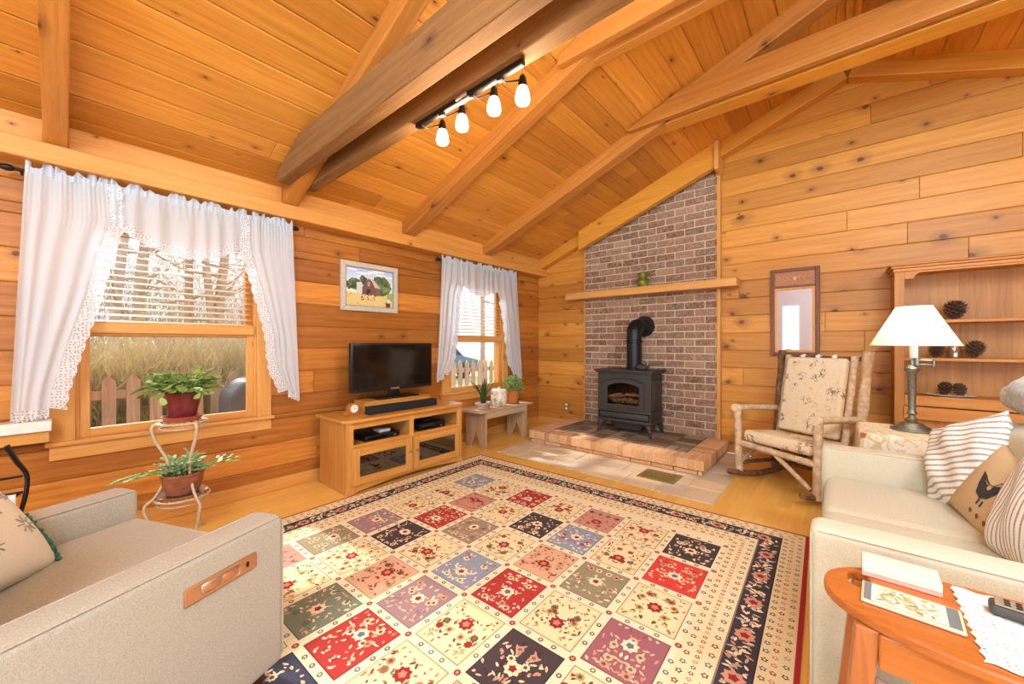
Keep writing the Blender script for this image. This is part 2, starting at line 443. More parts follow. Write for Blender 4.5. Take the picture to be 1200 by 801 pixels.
def chamf(mb, P, a0, a1, b0, b1, t, rn, c=.006, ca=.0025, g=.0016, gd=.012):
    if g:
        A0, A1, B0, B1 = a0, a1, b0, b1; e = min(g*.5, .0008); a0, a1, b0, b1 = a0+e, a1-e, b0+g, b1-g
        vs = [P(a0+ca, b0+c, 0), P(a1-ca, b0+c, 0), P(a1-ca, b1-c, 0), P(a0+ca, b1-c, 0)]
        for (p0, p1, q0, q1, d) in ((a0, a1, b0, b1, c*.6), (a0, a1, b0, b1, gd), (A0, A1, B0, B1, gd), (A0, A1, B0, B1, t)):
            vs += [P(p0, q0, d), P(p1, q0, d), P(p1, q1, d), P(p0, q1, d)]
        fs = [(0, 1, 2, 3), (19, 18, 17, 16)]
        for k in range(4):
            for i in range(4): fs.append((4*k+i, 4*k+4+i, 4*k+4+(i+1) % 4, 4*k+(i+1) % 4))
        mb._add(vs, fs, rn); return
    """board face at depth 0, chamfered edges going to depth t; P(a,b,d)->xyz"""
    vs = [P(a0, b0, c), P(a1, b0, c), P(a1, b1, c), P(a0, b1, c),
          P(a0+ca, b0+c, 0), P(a1-ca, b0+c, 0), P(a1-ca, b1-c, 0), P(a0+ca, b1-c, 0),
          P(a0, b0, t), P(a1, b0, t), P(a1, b1, t), P(a0, b1, t)]
    fs = [(4,5,6,7), (0,1,5,4), (1,2,6,5), (2,3,7,6), (3,0,4,7), (8,9,1,0), (9,10,2,1), (10,11,3,2), (11,8,0,3), (11,10,9,8)]
    mb._add(vs, fs, rn)

# left (window) wall
mb = MB()
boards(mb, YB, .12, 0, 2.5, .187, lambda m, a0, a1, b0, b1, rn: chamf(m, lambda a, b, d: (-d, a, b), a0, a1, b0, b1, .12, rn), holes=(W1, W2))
tag(mb.build('wall_left', M['wall_y']), kind='structure')
# gable wall
mb = MB()
def lim(b, bt, a0, a1):
    if b <= zceil(0): return a0, a1
    x = .15 + (b - 2.39)/.38
    return max(a0, x), min(a1, XR - x)
boards(mb, 0, XR, 0, 3.75, .182, lambda m, a0, a1, b0, b1, rn: chamf(m, lambda a, b, d: (a, d, b), a0, a1, b0, b1, .12, rn), limit=lim, lmin=1.4, lmax=3.4)
tag(mb.build('wall_back', M['wall_x']), kind='structure')
# right wall and the wall behind the camera, both with openings to the daylight
RW = ((-6.95, -4.75, .3, 2.1), (-8.05, -7.1, .3, 2.1))
mb = MB()
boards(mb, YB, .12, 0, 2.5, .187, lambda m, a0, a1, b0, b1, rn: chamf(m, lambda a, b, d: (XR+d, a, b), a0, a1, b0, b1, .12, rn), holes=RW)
tag(mb.build('wall_right', M['wall_y']), kind='structure')
BW = ((1.0, 2.08, .1, 2.2), (2.26, 2.62, .1, 2.2), (2.95, 5.6, .1, 2.2))
rs = [(0, XR, 0, 2.5)]
for o in BW: rs = sub_rect(rs, o)
mb = MB()
for (a0, a1, b0, b1) in rs: mb.box(a0, a1, YB-.12, YB, b0, b1)
mb.prism([(2.5, 0), (2.5, XR), (3.7, XM)], 1, YB-.12, YB) if False else None
mb._add([(0, YB, 2.5), (XR, YB, 2.5), (XM, YB, 3.75), (0, YB-.12, 2.5), (XR, YB-.12, 2.5), (XM, YB-.12, 3.75)],
        [(0,1,2), (3,5,4), (0,3,4,1), (1,4,5,2), (2,5,3,0)])
tag(mb.build('wall_front', M['plaster']), kind='structure')
# ceiling boards on both slopes
mb = MB()
sl = math.atan(.38); cs, sn = math.cos(sl), math.sin(sl)
def cl(a, b, d):  # b measured up the slope from X=-.3
    X = -.3 + b*cs - d*sn; return (X, a, 2.39 + .38*(-.3-.15) + b*sn + d*cs)
LB = (XM + .3)/cs
boards(mb, YB-.12, .12, 0, LB, .172, lambda m, a0, a1, b0, b1, rn: chamf(m, cl, a0, a1, b0, b1, .03, rn, .007), lmin=4, lmax=7)
def cr(a, b, d):
    p = cl(a, b, d); return (XR - p[0], p[1], p[2])
boards(mb, YB-.12, .12, 0, LB, .172, lambda m, a0, a1, b0, b1, rn: chamf(m, cr, a0, a1, b0, b1, .03, rn, .006), lmin=1.5, lmax=3.8)
tag(mb.build('ceiling', M['ceil']), kind='structure')
# floor boards and slate inset
TI = (.60, 2.72, -1.575, 0.0)
mb = MB()
boards(mb, YB, 0, 0, XR, .083, lambda m, a0, a1, b0, b1, rn: chamf(m, lambda a, b, d: (b, a, -d), a0, a1, b0, b1, .04, rn, .0012, .0008, 0),
       holes=((TI[2], TI[3], TI[0], TI[1]),), lmin=.6, lmax=1.8)
tag(mb.build('floor', M['floor']), kind='structure')
mb = MB(); mb.box(TI[0], TI[1], TI[2], TI[3], -.04, -.003)
g = mb.build('floor_tile_bed', M['grout']); tag(g, kind='structure')
mb = MB(); y = TI[2]; k = 0
while y < -.01:
    h = [.29, .2, .29, .4, .4][k % 5]; y1 = min(y+h, 0); x = TI[0] - (k % 3)*.1
    while x < TI[1]-.01:
        w = R.choice([.29, .2, .41, .29]); x0 = max(x, TI[0]); x1 = min(x+w, TI[1])
        if TI[1]-x1 < .08: x1 = TI[1]
        if x1 - x0 > .03: mb.rbox(x0+.005, x1-.005, y+.005, y1-.005, -.03, .002, .003, 1)
        x = x1 if x1 == TI[1] else x + w
    y = y1; k += 1
tag(mb.build('floor_slate_inset', M['slate']), kind='structure')
# baseboards
def bb(name, bx, m):
    mb = MB(); mb.box(*bx); return tag(mb.build(name, m, bevel=.006), kind='structure')
bb('baseboard_left', (0, .02, YB, 0, 0, .098), M['trim_y'])
bb('baseboard_back', (.02, .595, -.02, 0, 0, .098), M['trim_x'])
bb('baseboard_rear', (2.725, XR, -.02, 0, 0, .098), M['trim_x'])
# wall plates
mb = MB(); mb.box(0, .157, YB, 0, 2.138, 2.243); tag(mb.build('wall_plate_beam', M['plate'], bevel=.006), kind='structure')
mb = MB(); mb.box(XR-.157, XR, YB, 0, 2.138, 2.243); tag(mb.build('wall_plate_beam', M['plate'], bevel=.006), kind='structure')
# blocking boards between the rafters above the plate
ys = [YB, -7.0, -6.9, -5.85, -5.75, -4.675, -4.585, -3.5, -3.4, -2.42, -2.29, -1.285, -1.15, -.12]
for p, q in zip(ys[0::2], ys[1::2]):
    MBk = MB().box(.085, .11, p+.001, q-.001, 2.244, zceil(.11)+.01); tag(MBk.build('blocking_board', M['plate'], bevel=.003), kind='structure')
# rafters
def rafter(y0, y1, m, name='rafter', right=True):
    Ln = (XM - .02)/cs; h = (.14 + .03)*cs
    for side in ((0, 1) if right else (0,)):
        mb = MB(); xa, xb = (0, Ln) if side == 0 else (-Ln, 0)
        mb.box(xa, xb, -(y1-y0)/2, (y1-y0)/2, 0, h)
        o = mb.build(name, m, bevel=.008); X = .02
        o.location = (X if side == 0 else XR-X, (y0+y1)/2, zraft(X)); o.rotation_euler = (0, -sl if side == 0 else sl, 0)
        tag(o, kind='structure')
rafter(-4.675, -4.585, M['raft'])
rafter(-3.50, -3.40, M['raft'])
rafter(-2.42, -2.29, M['raft'])
rafter(-1.285, -1.15, M['raft'])
rafter(-5.85, -5.75, M['raft']); rafter(-7.0, -6.9, M['raft'])
rafter(-.12, 0, M['rake'], 'rake_board')
# wider rake facing over the chimney, with its end block
mb = MB(); a = [(.80, zraft(.80)-.105), (2.43, zraft(2.43)-.105), (2.43, zceil(2.43)+.02), (.80, zceil(.80)+.02)]
mb.prism([(p[1], p[0]) for p in a], 1, -.205, -.12); tag(mb.build('trim_1', M['rake'], bevel=.005), kind='structure')
mb = MB(); mb.box(2.425, 2.468, -.235, 0, zraft(2.43)-.15, zceil(2.43)+.005); mb.v = [(x, y, z) for x, y, z in mb.v]
tag(mb.build('trim_2', M['trim_z'], bevel=.004), kind='structure')
# collar beams: rough-sawn pair low on one truss, planed pairs high on the next two
def collar(x0, y0, y1, z0, z1, m, cut=True, bow=0):
    def end(z): # follow the underside of the ceiling
        return max(x0, .15 + (z - 2.37)/.38)
    xs = [(x0, z0), (XR-x0, z0), (XR-end(z1), z1), (end(z1), z1)]
    zc = zceil(x0)-.01
    if zc < z1 and zc > z0: xs = [(x0, z0), (XR-x0, z0), (XR-x0, zc), (XR-end(z1), z1), (end(z1), z1), (x0, zc)]
    mb = MB(); mb.prism([(p[1], p[0]) for p in xs], 1, y0, y1)
    tag(mb.build('collar_beam', m, bevel=.007), kind='structure')
collar(.25, -3.585, -3.50, 2.352, 2.565, M['saw_x']); collar(.25, -3.40, -3.315, 2.352, 2.565, M['saw_x'])
collar(1.98, -2.475, -2.42, 3.01, 3.20, M['raft']); collar(2.05, -2.345, -2.27, 3.02, 3.20, M['raft'])
collar(1.98, -1.345, -1.285, 3.05, 3.24, M['raft']); collar(2.1, -1.24, -1.08, 3.055, 3.24, M['rake'])
# ridge board
mb = MB(); mb.box(XM-.02, XM+.02, YB, 0, zceil(XM)-.03, zceil(XM)-.005); tag(mb.build('ridge_beam', M['plate']), kind='structure')

# ================================================================== chimney breast of brick + hearth
mb = MB()
a = [(.805, .0), (2.41, .0), (2.41, zraft(2.41)+.02), (.805, zraft(.805)+.02)]
mb.prism([(p[1], p[0]) for p in a], 1, -.022, 0)
br = mb.build('wall_chimney', M['mortar']); tag(br, kind='structure')
mb = MB(); L, H_ = .2, .0695; g = .0135; z = .146; k = 0
while z < 3.2:
    x = .805 - (0 if k % 2 else (L+g)/2)
    while x < 2.41:
        x0, x1 = max(x, .808), min(x+L, 2.407)
        if x1-x0 > .03 and z + H_ < zraft((x0+x1)/2)+.05:
            j = R.uniform(0, .004); mb.rbox(x0, x1, -.032-j, -.01, z+R.uniform(-.002,.002), z+H_-.0005, .004, 1)
        x += L+g
    z += H_+g; k += 1
tag(mb.build('chimney_brick_course', M['brick'], parent=br), kind=None)
mb = MB(); mb.box(2.412, 2.45, -.055, 0, .098, zraft(2.43)-.09); tag(mb.build('trim_3', M['trim_z'], bevel=.003), kind='structure')
mb = MB(); mb.box(.79, .806, -.04, 0, .142, zraft(.8)); tag(mb.build('trim_4', M['trim_z'], bevel=.002), kind='structure')
# hearth
hx0, hx1, hy0, ht = .60, 2.525, -1.005, .142
hr = empty('brick_hearth', ((hx0+hx1)/2, hy0/2, 0.002), 'raised brick hearth of tan edge bricks under the black stove', 'hearth')
mb = MB(); mb.box(hx0+.03, hx1-.03, hy0+.03, -.001, .004, ht-.006); mb.build('core', plain('shadow_joint', (120,92,68), .95, noise=.2, nscale=40), hr)  # core coloured dark to stand for the shadow line between the courses
mb = MB(); mb.box(hx0+.004, hx1-.008, hy0+.003, hy0+.2, .0495, ht-.003); mb.box(hx0+.006, hx0+.2, hy0+.2, -.002, .0495, ht-.004); mb.box(hx1-.2, hx1-.006, hy0+.2, -.002, .0495, ht-.004)
mb.box(hx0+.2, hx1-.2, hy0+.2, -.002, .09, ht-.0085); mb.build('mortar', M['mortar'], hr)
mb = MB(); p = .0713; n_ = int((hx1-hx0)/p)
p = (hx1-hx0)/n_
for i in range(n_):   # soldier row along the front
    x = hx0+i*p; mb.rbox(x+.004, x+p-.004, hy0-R.uniform(0,.004), hy0+.195, .049, ht-R.uniform(0,.003), .006, 2)
q = (-.0 - (hy0+.2))/11
for side in (0, 1):
    for i in range(11):
        y = hy0+.2+i*q; x0, x1 = (hx0, hx0+.195) if side == 0 else (hx1-.195, hx1)
        mb.rbox(x0, x1, y+.004, y+q-.004 if i < 10 else -.002, .049, ht-R.uniform(0,.003), .006, 2)
i = 0; x = hx0+.02
while x < hx1-.05:    # stretcher course underneath
    x1 = min(x+.205, hx1-.02); mb.rbox(x+.004, x1-.004, hy0+.012, hy0+.1, .004, .042, .005, 1); x = x1
for side in (0, 1):
    y = hy0+.1
    while y < -.05:
        y1 = min(y+.205, -.002); x0, x1 = (hx0+.015, hx0+.1) if side == 0 else (hx1-.1, hx1-.015)
        mb.rbox(x0, x1, y+.004, y1-.004, .004, .042, .005, 1); y = y1
mb.build('edge_brick', M['hbrick'], hr)
mb = MB(); x = hx0+.205; i = 0
s = .2
nx = int((hx1-hx0-.41)/s); sx = (hx1-hx0-.41)/nx; ny = 4; sy = (-.004-(hy0+.205))/ny
for ix in range(nx):
    for iy in range(ny):
        x = hx0+.205+ix*sx; y = hy0+.205+iy*sy
        for h in range(2):
            if (ix+iy) % 2: mb.rbox(x+.006, x+sx-.006, y+h*sy/2+.006, y+(h+1)*sy/2-.006, .1, ht-.003-R.uniform(0,.003), .004, 1)
            else: mb.rbox(x+h*sx/2+.006, x+(h+1)*sx/2-.006, y+.006, y+sy-.006, .1, ht-.004-R.uniform(0,.003), .004, 1)
mb.build('paver', M['paver'], hr)
# mantel shelf
mb = MB(); mb.box(.606, 2.63, -.215, -.034, 1.748, 1.836)
tag(mb.build('mantel_shelf', M['trim_x'], bevel=.008, loc=(1.62, -.12, 1.75)), 'long pale pine mantel plank across the brick chimney', 'mantel shelf')

# ================================================================== windows
def window(nm, W, sky_y):
    y0, y1, z0, z1 = W
    r = empty(nm, (0, (y0+y1)/2, z0), kind='structure')
    c = .095
    for p, q in ((y0-c, y0+.004), (y1-.004, y1+c)): MB().box(0, .022, p, q, z0-.02, z1+.02).build('side_casing', M['trim_z'], r, bevel=.004)
    mb = MB(); mb.box(0, .024, y0-c, y1+c, z1-.01, z1+c); mb.box(.0, .02, y0-c, y1+c, z0-.105, z0-.022); mb.build('head_casing', M['trim_y'], r, bevel=.004)
    mb = MB(); mb.box(-.1, .05, y0-c-.015, y1+c+.015, z0-.022, z0+.004); mb.build('stool', M['trim_y'], r, bevel=.006)
    mb = MB(); mb.box(-.13, -.0, y0-.001, y0+.018, z0, z1); mb.box(-.13, 0, y1-.018, y1+.001, z0, z1); mb.box(-.13, 0, y0, y1, z1-.018, z1); mb.build('jamb', M['trim_z'], r)
    st = .042; zm = 1.235
    def sash(name, xa, xb, za, zb, bot, top):
        sr = MB(); sr.box(xa, xb, y0+.018, y0+.018+st, za, zb); sr.box(xa, xb, y1-.018-st, y1-.018, za, zb)
        s_ = sr.build(name, M['trim_z'], r, bevel=.003)
        q = MB(); q.box(xa-.0, xb, y0+.018+st, y1-.018-st, za, za+bot); q.box(xa, xb, y0+.018+st, y1-.018-st, zb-top, zb)
        b = q.build('sash_rail', M['trim_y'], s_, bevel=.003); b.location = (0, 0, 0)
        q = MB(); q.box((xa+xb)/2-.002, (xa+xb)/2+.002, y0+.018+st-.004, y1-.018-st+.004, za+bot-.004, zb-top+.004)
        q.build('pane', M['glass'], s_)
    sash('lower_sash', -.045, -.008, z0+.004, zm+.03, .05, .055)
    sash('upper_sash', -.09, -.05, zm-.03, z1-.018, .055, .05)
    return r
def fixlocal(root): pass
window('window_1', W1, 0); window('window_2', W2, 0)
def blind(W, label, lean, zb, hood):
    y0, y1, z0, z1 = W; a, b = y0+.02, y1-.02
    t = empty('window_blind', (-.012, (y0+y1)/2, z1-.02), label, 'blind')
    mb = MB(); mb.box(-.045, .01, a, b, z1-.075, z1-.02); mb.build('head_rail', M['trim_y'], t, bevel=.004)
    mb = MB(); z = z1-.1
    while z > zb+.04:
        mb._add([(-.037, a, z+.007), (-.037, b, z+.007), (.004, b, z-.007), (.004, a, z-.007), (-.037, a, z+.0095), (-.037, b, z+.0095), (.004, b, z-.0045), (.004, a, z-.0045)],
                [(3,2,1,0), (4,5,6,7), (0,1,5,4), (1,2,6,5), (2,3,7,6), (3,0,4,7)])
        z -= .041
    mb.build('slat', M['trim_y'], t)
    mb = MB(); mb.box(-.042, .022, a-.0, b+.0, zb-.01, zb+.062); mb.build('bottom_rail', M['trim_y'], t, bevel=.006)
    mb = MB()
    for y in (a+.1, (a+b)/2, b-.1): MB().tube([(-.016, y, z1-.05), (-.016, y, zb)], .0022, 6).build('ladder_cord', M['white_cloth'], t)
    return t
blind(W1, 'wooden slat blind half lowered in the larger left window', 0, 1.235, 0)
blind(W2, 'wooden slat blind half lowered in the window near the fireplace', 0, 1.19, 0)

# ================================================================== curtains
def smooth_curve(pts, t):
    """piecewise linear in t along index by pts[0] sorted descending z: pts (y,z)->y at z"""
    for (ya, za), (yb, zb) in zip(pts, pts[1:]):
        if zb <= t <= za: return lerp(ya, yb, (za-t)/(za-zb) if za != zb else 0)
    return pts[-1][0] if t < pts[-1][1] else pts[0][0]
def swag_panel(t, outer, inner, ztop, zbot, nfold, ph, lace_w=.065, nm='panel', lab=None):
    def X(u, v): return .112 + (.005*(1-v) + .008*min(1, v*1.6)*(.5+.5*math.sin(u*7+ph+v)))*math.sin(u*2*PI*nfold*.62 + ph + 2.2*math.sin(u*4.3+ph) + .7*math.sin(3*v)) + .005*max(0, 1-v*4)*math.sin(u*2*PI*nfold*2.3+ph) + .004*math.sin(u*17+v*3)
    def zv(u, v): return lerp(ztop, lerp(zbot[0], zbot[1], u), v)
    def edge(v):
        z = lerp(ztop, zbot[1], v); return smooth_curve(inner, z)
    def yo(v): return smooth_curve(outer, lerp(ztop, zbot[0], v))
    def f(u, v):
        u2 = u*.93
        return (X(u, v), lerp(yo(v), edge(v), u2), zv(u, v))
    mb = MB(); mb.grid(f, 60, 60); mb.build(nm, M['curtain'], t, smooth=180)
    # lace border down the inner edge and along the hem, scalloped
    mb = MB()
    def fl_(u, v):
        e = edge(v); d = e - yo(v); sg = 1 if d > 0 else -1
        y0 = lerp(yo(v), e, .93); w = lace_w*(.84 + .16*abs(math.sin(v*58)))
        return (X(1, v) + .004 + .008*math.sin(v*55)*u, y0 + sg*w*u - sg*0.0, zv(1, v) - .02*u)
    mb.grid(fl_, 4, 150)
    def fh(u, v):
        uu = u*1.0; b = f(uu, 1.0); w = .06*(.75+.25*abs(math.sin(u*26)))
        return (b[0]+.003, b[1], b[2] - w*v)
    mb.grid(fh, 60, 3)
    mb.build('lace_trim', M['lace'], t, smooth=180)
    # gathered ruffle over the rod
    mb = MB()
    def fr(u, v):
        y = lerp(yo(0), edge(0), u)
        return (.108 + .012*math.sin(u*2*PI*nfold*1.6+ph) * (1-.3*v), y + .006*math.sin(u*50), ztop - .035 + (.058 + .018*math.sin(u*2*PI*nfold*.55+ph+2*math.sin(u*9))+.014*math.sin(u*37+1.5*math.sin(u*23)))*v)
    mb.grid(fr, 90, 4); mb.build('ruffle', M['curtain'], t, smooth=180)
def valance(t, ya, yb, ztop, bot, nfold, ph):
    def zb(y):
        for (y0, z0), (y1, z1) in zip(bot, bot[1:]):
            if y0 <= y <= y1: return lerp(z0, z1, (y-y0)/(y1-y0))
        return bot[-1][1]
    def f(u, v):
        y = lerp(ya, yb, u); z = lerp(ztop, zb(y)+.05, v)
        return (.116 + (.004+.009*v)*math.sin(u*2*PI*nfold*.6+ph+1.6*math.sin(u*9)) + .005*max(0, 1-v*2.5)*math.sin(u*2*PI*nfold*1.9) + .004*math.sin(u*47), y, z)
    mb = MB(); mb.grid(f, 80, 16); mb.build('swag', M['curtain'], t, smooth=180)
    mb = MB()
    def g(u, v):
        b = f(u, 1); return (b[0]+.003, b[1], b[2] - (.058+.012*abs(math.sin(u*34)))*v)
    mb.grid(g, 110, 4); mb.build('lace_trim', M['lace'], t, smooth=180)
    mb = MB()
    def fr(u, v):
        y = lerp(ya, yb, u)
        return (.112 + .012*math.sin(u*2*PI*nfold*1.7+ph), y, ztop - .035 + (.058+.018*math.sin(u*2*PI*nfold*.5+ph+2*math.sin(u*11))+.014*math.sin(u*53+1.5*math.sin(u*29)))*v)
    mb.grid(fr, 110, 4); mb.build('ruffle', M['curtain'], t, smooth=180)
def rod(ya, yb, z, label):
    t = empty('curtain_rod', (.085, (ya+yb)/2, z), label, 'curtain rod')
    mb = MB(); mb.tube([(.085, ya, z), (.085, yb, z)], .009, 12); mb.build('pole', M['bracket'], t, smooth=50)
    for y, s in ((ya, -1), (yb, 1)):
        mb = MB(); mb.ball((.085, y+s*.025, z), .018, .028, .018); mb.build('finial', M['bracket'], t, smooth=60)
        mb = MB(); mb.tube([(.0, y-s*.02, z), (.085, y-s*.02, z)], .006, 8); mb.build('bracket', M['bracket'], t, smooth=50)
Z = 2.085
rod(-4.77, -3.42, Z, 'black curtain rod with round finials over the larger left window')
rod(-1.93, -.64, Z, 'black curtain rod over the window near the fireplace')
c = empty('window_curtain', (.085, -4.6, Z), 'long left swag of white lace edged curtain on the larger left window', 'curtain')
swag_panel(c, [(-4.735, 2.11), (-4.784, .769)], [(-4.415, 2.12), (-4.40, 1.877), (-4.455, 1.675), (-4.50, 1.43), (-4.575, 1.15), (-4.635, .9), (-4.645, .8)], 2.105, (.80, .81), 7.5, .4)
c = empty('window_valance', (.095, -4.08, Z), 'short white lace edged valance across the top of the larger left window', 'valance')
valance(c, -4.42, -3.73, 2.105, [(-4.42, 1.90), (-4.37, 1.85), (-4.29, 1.80), (-4.17, 1.75), (-4.02, 1.73), (-3.87, 1.79), (-3.73, 1.87)], 11, 1.0)
c = empty('window_curtain', (.085, -3.56, Z), 'right swag of white lace edged curtain beside the barn picture', 'curtain')
swag_panel(c, [(-3.426, 2.11), (-3.407, 1.655), (-3.372, .72)], [(-3.735, 2.11), (-3.735, 1.854), (-3.655, 1.561), (-3.575, 1.243), (-3.55, .98), (-3.48, .82), (-3.43, .74)], 2.105, (.755, .80), 6, 2.0)
c = empty('window_curtain', (.085, -1.85, Z), 'left white swag curtain beside the television', 'curtain')
swag_panel(c, [(-1.92, 2.11), (-2.0, .75)], [(-1.62, 2.12), (-1.636, 1.86), (-1.70, 1.72), (-1.738, 1.283), (-1.79, 1.0), (-1.9, .82)], 2.105, (.80, .83), 7, .2)
c = empty('window_valance', (.095, -1.3, Z), 'short white valance across the window near the fireplace', 'valance')
valance(c, -1.65, -.97, 2.105, [(-1.65, 1.86), (-1.53, 1.80), (-1.43, 1.75), (-1.24, 1.76), (-1.1, 1.80), (-.97, 1.87)], 11, .3)
c = empty('window_curtain', (.085, -.7, Z), 'right white swag curtain nearest the room corner', 'curtain')
swag_panel(c, [(-.65, 2.11), (-.53, .69)], [(-.985, 2.11), (-.985, 1.87), (-.89, 1.47), (-.80, .95), (-.66, .76)], 2.105, (.735, .76), 6.5, 1.1)
# ================================================================== rug
RUGZ = .008
def rug():
    t = empty('area_rug', (1.957, -3.60, 0), 'large beige oriental rug with a grid of flowered squares and dark border', 'rug', rz=rad(1.3))
    x0, x1, y0, y1 = -1.36, 1.36, -1.86, 1.855
    pal = {'r': (178,62,58), 'n': (70,70,88), 'k': (78,66,68), 'b': (146,154,172), 'o': (150,140,112), 'g': (126,134,114), 'm': (160,128,132), 'p': (160,100,106), 's': (222,172,140), 'q': (206,146,130), 'c': (232,210,162), 't': (164,140,118), 'e': (214,72,64)}
    rows = ['bcrcqck', 'qrckbcr', 'orctcsc', 'mkcbrcp', 'ocsmckc', 'qcgrcsb', 'ckcnqcr', 'rcbcokc', 'cmcrcbs', 'kcscmcg']
    rows[2] = 'crtcsoc'
    rows[1] = 'cqckbce'
    cream = (236,216,172); ivory = (242,226,190)
    L = lambda c, k=1.0: tuple(q*k for q in s2l(c))
    mb = MB()
    mb.box(x0, x1, y0, y1, .0005, RUGZ-.0016, col=L((176,52,58)))
    z = [RUGZ-.0012]
    def rect(a, b, c, d, col, lv):
        zz = RUGZ-.0014 + lv*.0003; mb.poly([(a,c,zz), (b,c,zz), (b,d,zz), (a,d,zz)], col=col)
    cnt = [0]
    def lay(lv):
        cnt[0] += 1; return RUGZ-.0014 + lv*.0003 + (cnt[0] % 60)*4.5e-6
    def shape(cx, cy, n, r, r2, rot, col, lv, sq=1):
        zz = lay(lv); pts = []
        for i in range(n*2):
            q = rot + PI*i/n; rr = r if i % 2 == 0 else r2
            pts.append((cx+rr*math.cos(q), cy+rr*math.sin(q)*sq, zz))
        mb.poly(pts, col=col)
    def leaf(cx, cy, l, w, a, col, lv):
        zz = lay(lv); c, s = math.cos(a), math.sin(a)
        pts = [(-l/2,0), (-l*.2,w/2), (l*.2,w*.42), (l/2,0), (l*.2,-w*.42), (-l*.2,-w/2)]
        mb.poly([(cx+c*p-s*q, cy+s*p+c*q, zz) for p, q in pts], col=col)
    R2 = random.Random(11)
    def rosette(cx, cy, r, c1, c2, lv):
        shape(cx, cy, 8, r, r*.76, R2.random()*3, c1, lv); shape(cx, cy, 5, r*.5, r*.34, R2.random()*3, c2, lv+1)
    # concentric borders
    def ring(o, w, col, lv):
        a0, a1, b0, b1 = x0+o, x1-o, y0+o, y1-o
        rect(a0, a1, b0, b0+w, col, lv); rect(a0, a1, b1-w, b1, col, lv); rect(a0, a0+w, b0+w, b1-w, col, lv); rect(a1-w, a1, b0+w, b1-w, col, lv)
    ring(.018, .105, L(cream), 1); ring(.123, .006, L((60,50,56)), 1); ring(.129, .100, L((70,62,70)), 1); ring(.229, .006, L((150,130,110)), 1)
    ring(.235, .13, L(cream), 1)
    rect(x0+.365, x1-.365, y0+.365, y1-.365, L(ivory, .97), 1)
    def walk(o, step, fn):
        a0, a1, b0, b1 = x0+o, x1-o, y0+o, y1-o; k = 0
        for (p, q) in (((a0,b0),(a1,b0)), ((a1,b0),(a1,b1)), ((a1,b1),(a0,b1)), ((a0,b1),(a0,b0))):
            d = math.hypot(q[0]-p[0], q[1]-p[1]); n = max(1, int(d/step)); an = math.atan2(q[1]-p[1], q[0]-p[0])
            for i in range(n):
                t_ = (i+.5)/n; fn(lerp(p[0],q[0],t_), lerp(p[1],q[1],t_), an, k); k += 1
    red = L((150,52,48)); grn = L((112,116,84)); blu = L((104,112,138)); pk = L((206,150,126)); brn = L((116,78,62)); crm = L((240,222,184)); sal = L((214,128,104))
    def dots(cols, r):
        def f(x, y, a, k):
            shape(x, y, 5, r, r*.6, k, cols[k % len(cols)], 2); shape(x, y, 4, r*.45, r*.3, k, crm, 3)
        return f
    walk(.040, .05, dots((brn, grn, pk), .013)); walk(.075, .042, dots((sal, pk, red), .013)); walk(.105, .05, dots((blu, brn, grn), .014))
    def dark(x, y, a, k):
        if k % 4 == 0: rosette(x, y, .040, pk, red, 2)
        else:
            for s_ in (-1, 1):
                for m in range(6):
                    leaf(x+R2.uniform(-.036,.036), y+R2.uniform(-.036,.036), R2.uniform(.022,.036), .011, R2.uniform(0,6.28), R2.choice((crm, pk, crm, L((190,168,150)))), 2)
    walk(.179, .062, dark)
    walk(.258, .055, dots((grn, brn, blu), .015)); walk(.298, .030, dots((red, sal, red), .011)); walk(.335, .05, dots((brn, grn, red), .014))
    cx0, px, cy0, py = -.8505, .2835, 1.262, .3075
    cw, ch = .118, .131
    for j, row in enumerate(rows):
        for i, k in enumerate(row):
            cx = cx0 + i*px; cy = cy0 - j*py; c = pal[k]; darkc = k not in 'csq'
            edge = L(c, .55) if darkc else L((150,130,96))
            rect(cx-cw-.004, cx+cw+.004, cy-ch-.004, cy+ch+.004, edge, 2); rect(cx-cw, cx+cw, cy-ch, cy+ch, L(c), 3)
            if k == 'c': rect(cx-cw+.010, cx+cw-.010, cy-ch+.010, cy+ch-.010, L((238,218,172)), 4)
            cols = ((crm, L((226,196,160)), L((216,184,150)), pk, L(c, .72)) if darkc else (red, brn, grn, sal, L((176,104,80)), L((196,150,110)), L((186,160,110))))
            if k == 'b': cols = (crm, pk, crm, L((172,96,96)))
            m = R2.choice((1, -1))
            for q in range(36):
                u, v = R2.uniform(.05, .97)*cw*.95, R2.uniform(-.96, .96)*ch*.95; a = R2.uniform(0, 6.28); l = R2.uniform(.014, .032); w = R2.uniform(.007, .012); cc = R2.choice(cols)
                for s_ in (1, -1): leaf(cx+s_*u, cy+v, l, w, a if s_ > 0 else PI-a, cc, 5)
            for q in range(3):
                u, v = R2.uniform(.2, .8)*cw, R2.uniform(-.8, .8)*ch; c1, c2 = R2.choice(cols), R2.choice((red, grn, brn))
                for s_ in (1, -1): rosette(cx+s_*u, cy+v, .019, c1, c2, 6)
            rosette(cx, cy+R2.uniform(-.04,.04), .036, cols[0] if darkc else red, (red if k not in 'rpe' else blu) if darkc else sal, 7)
            # flowers in the lattice between the squares
            rosette(cx+px/2, cy+py/2, .015, red, pk, 4)
            for q in (-.06, 0, .06):
                rosette(cx+q, cy+py/2, .012, R2.choice((brn, blu, grn)), crm, 4); rosette(cx+px/2, cy+q, .012, R2.choice((brn, blu, grn)), crm, 4)
    m = attrcol('rug_wool_pile', .95, .3, 260, .22, .1)
    mb.build('rug_pile', m, t, local=True)
    return t
rug()

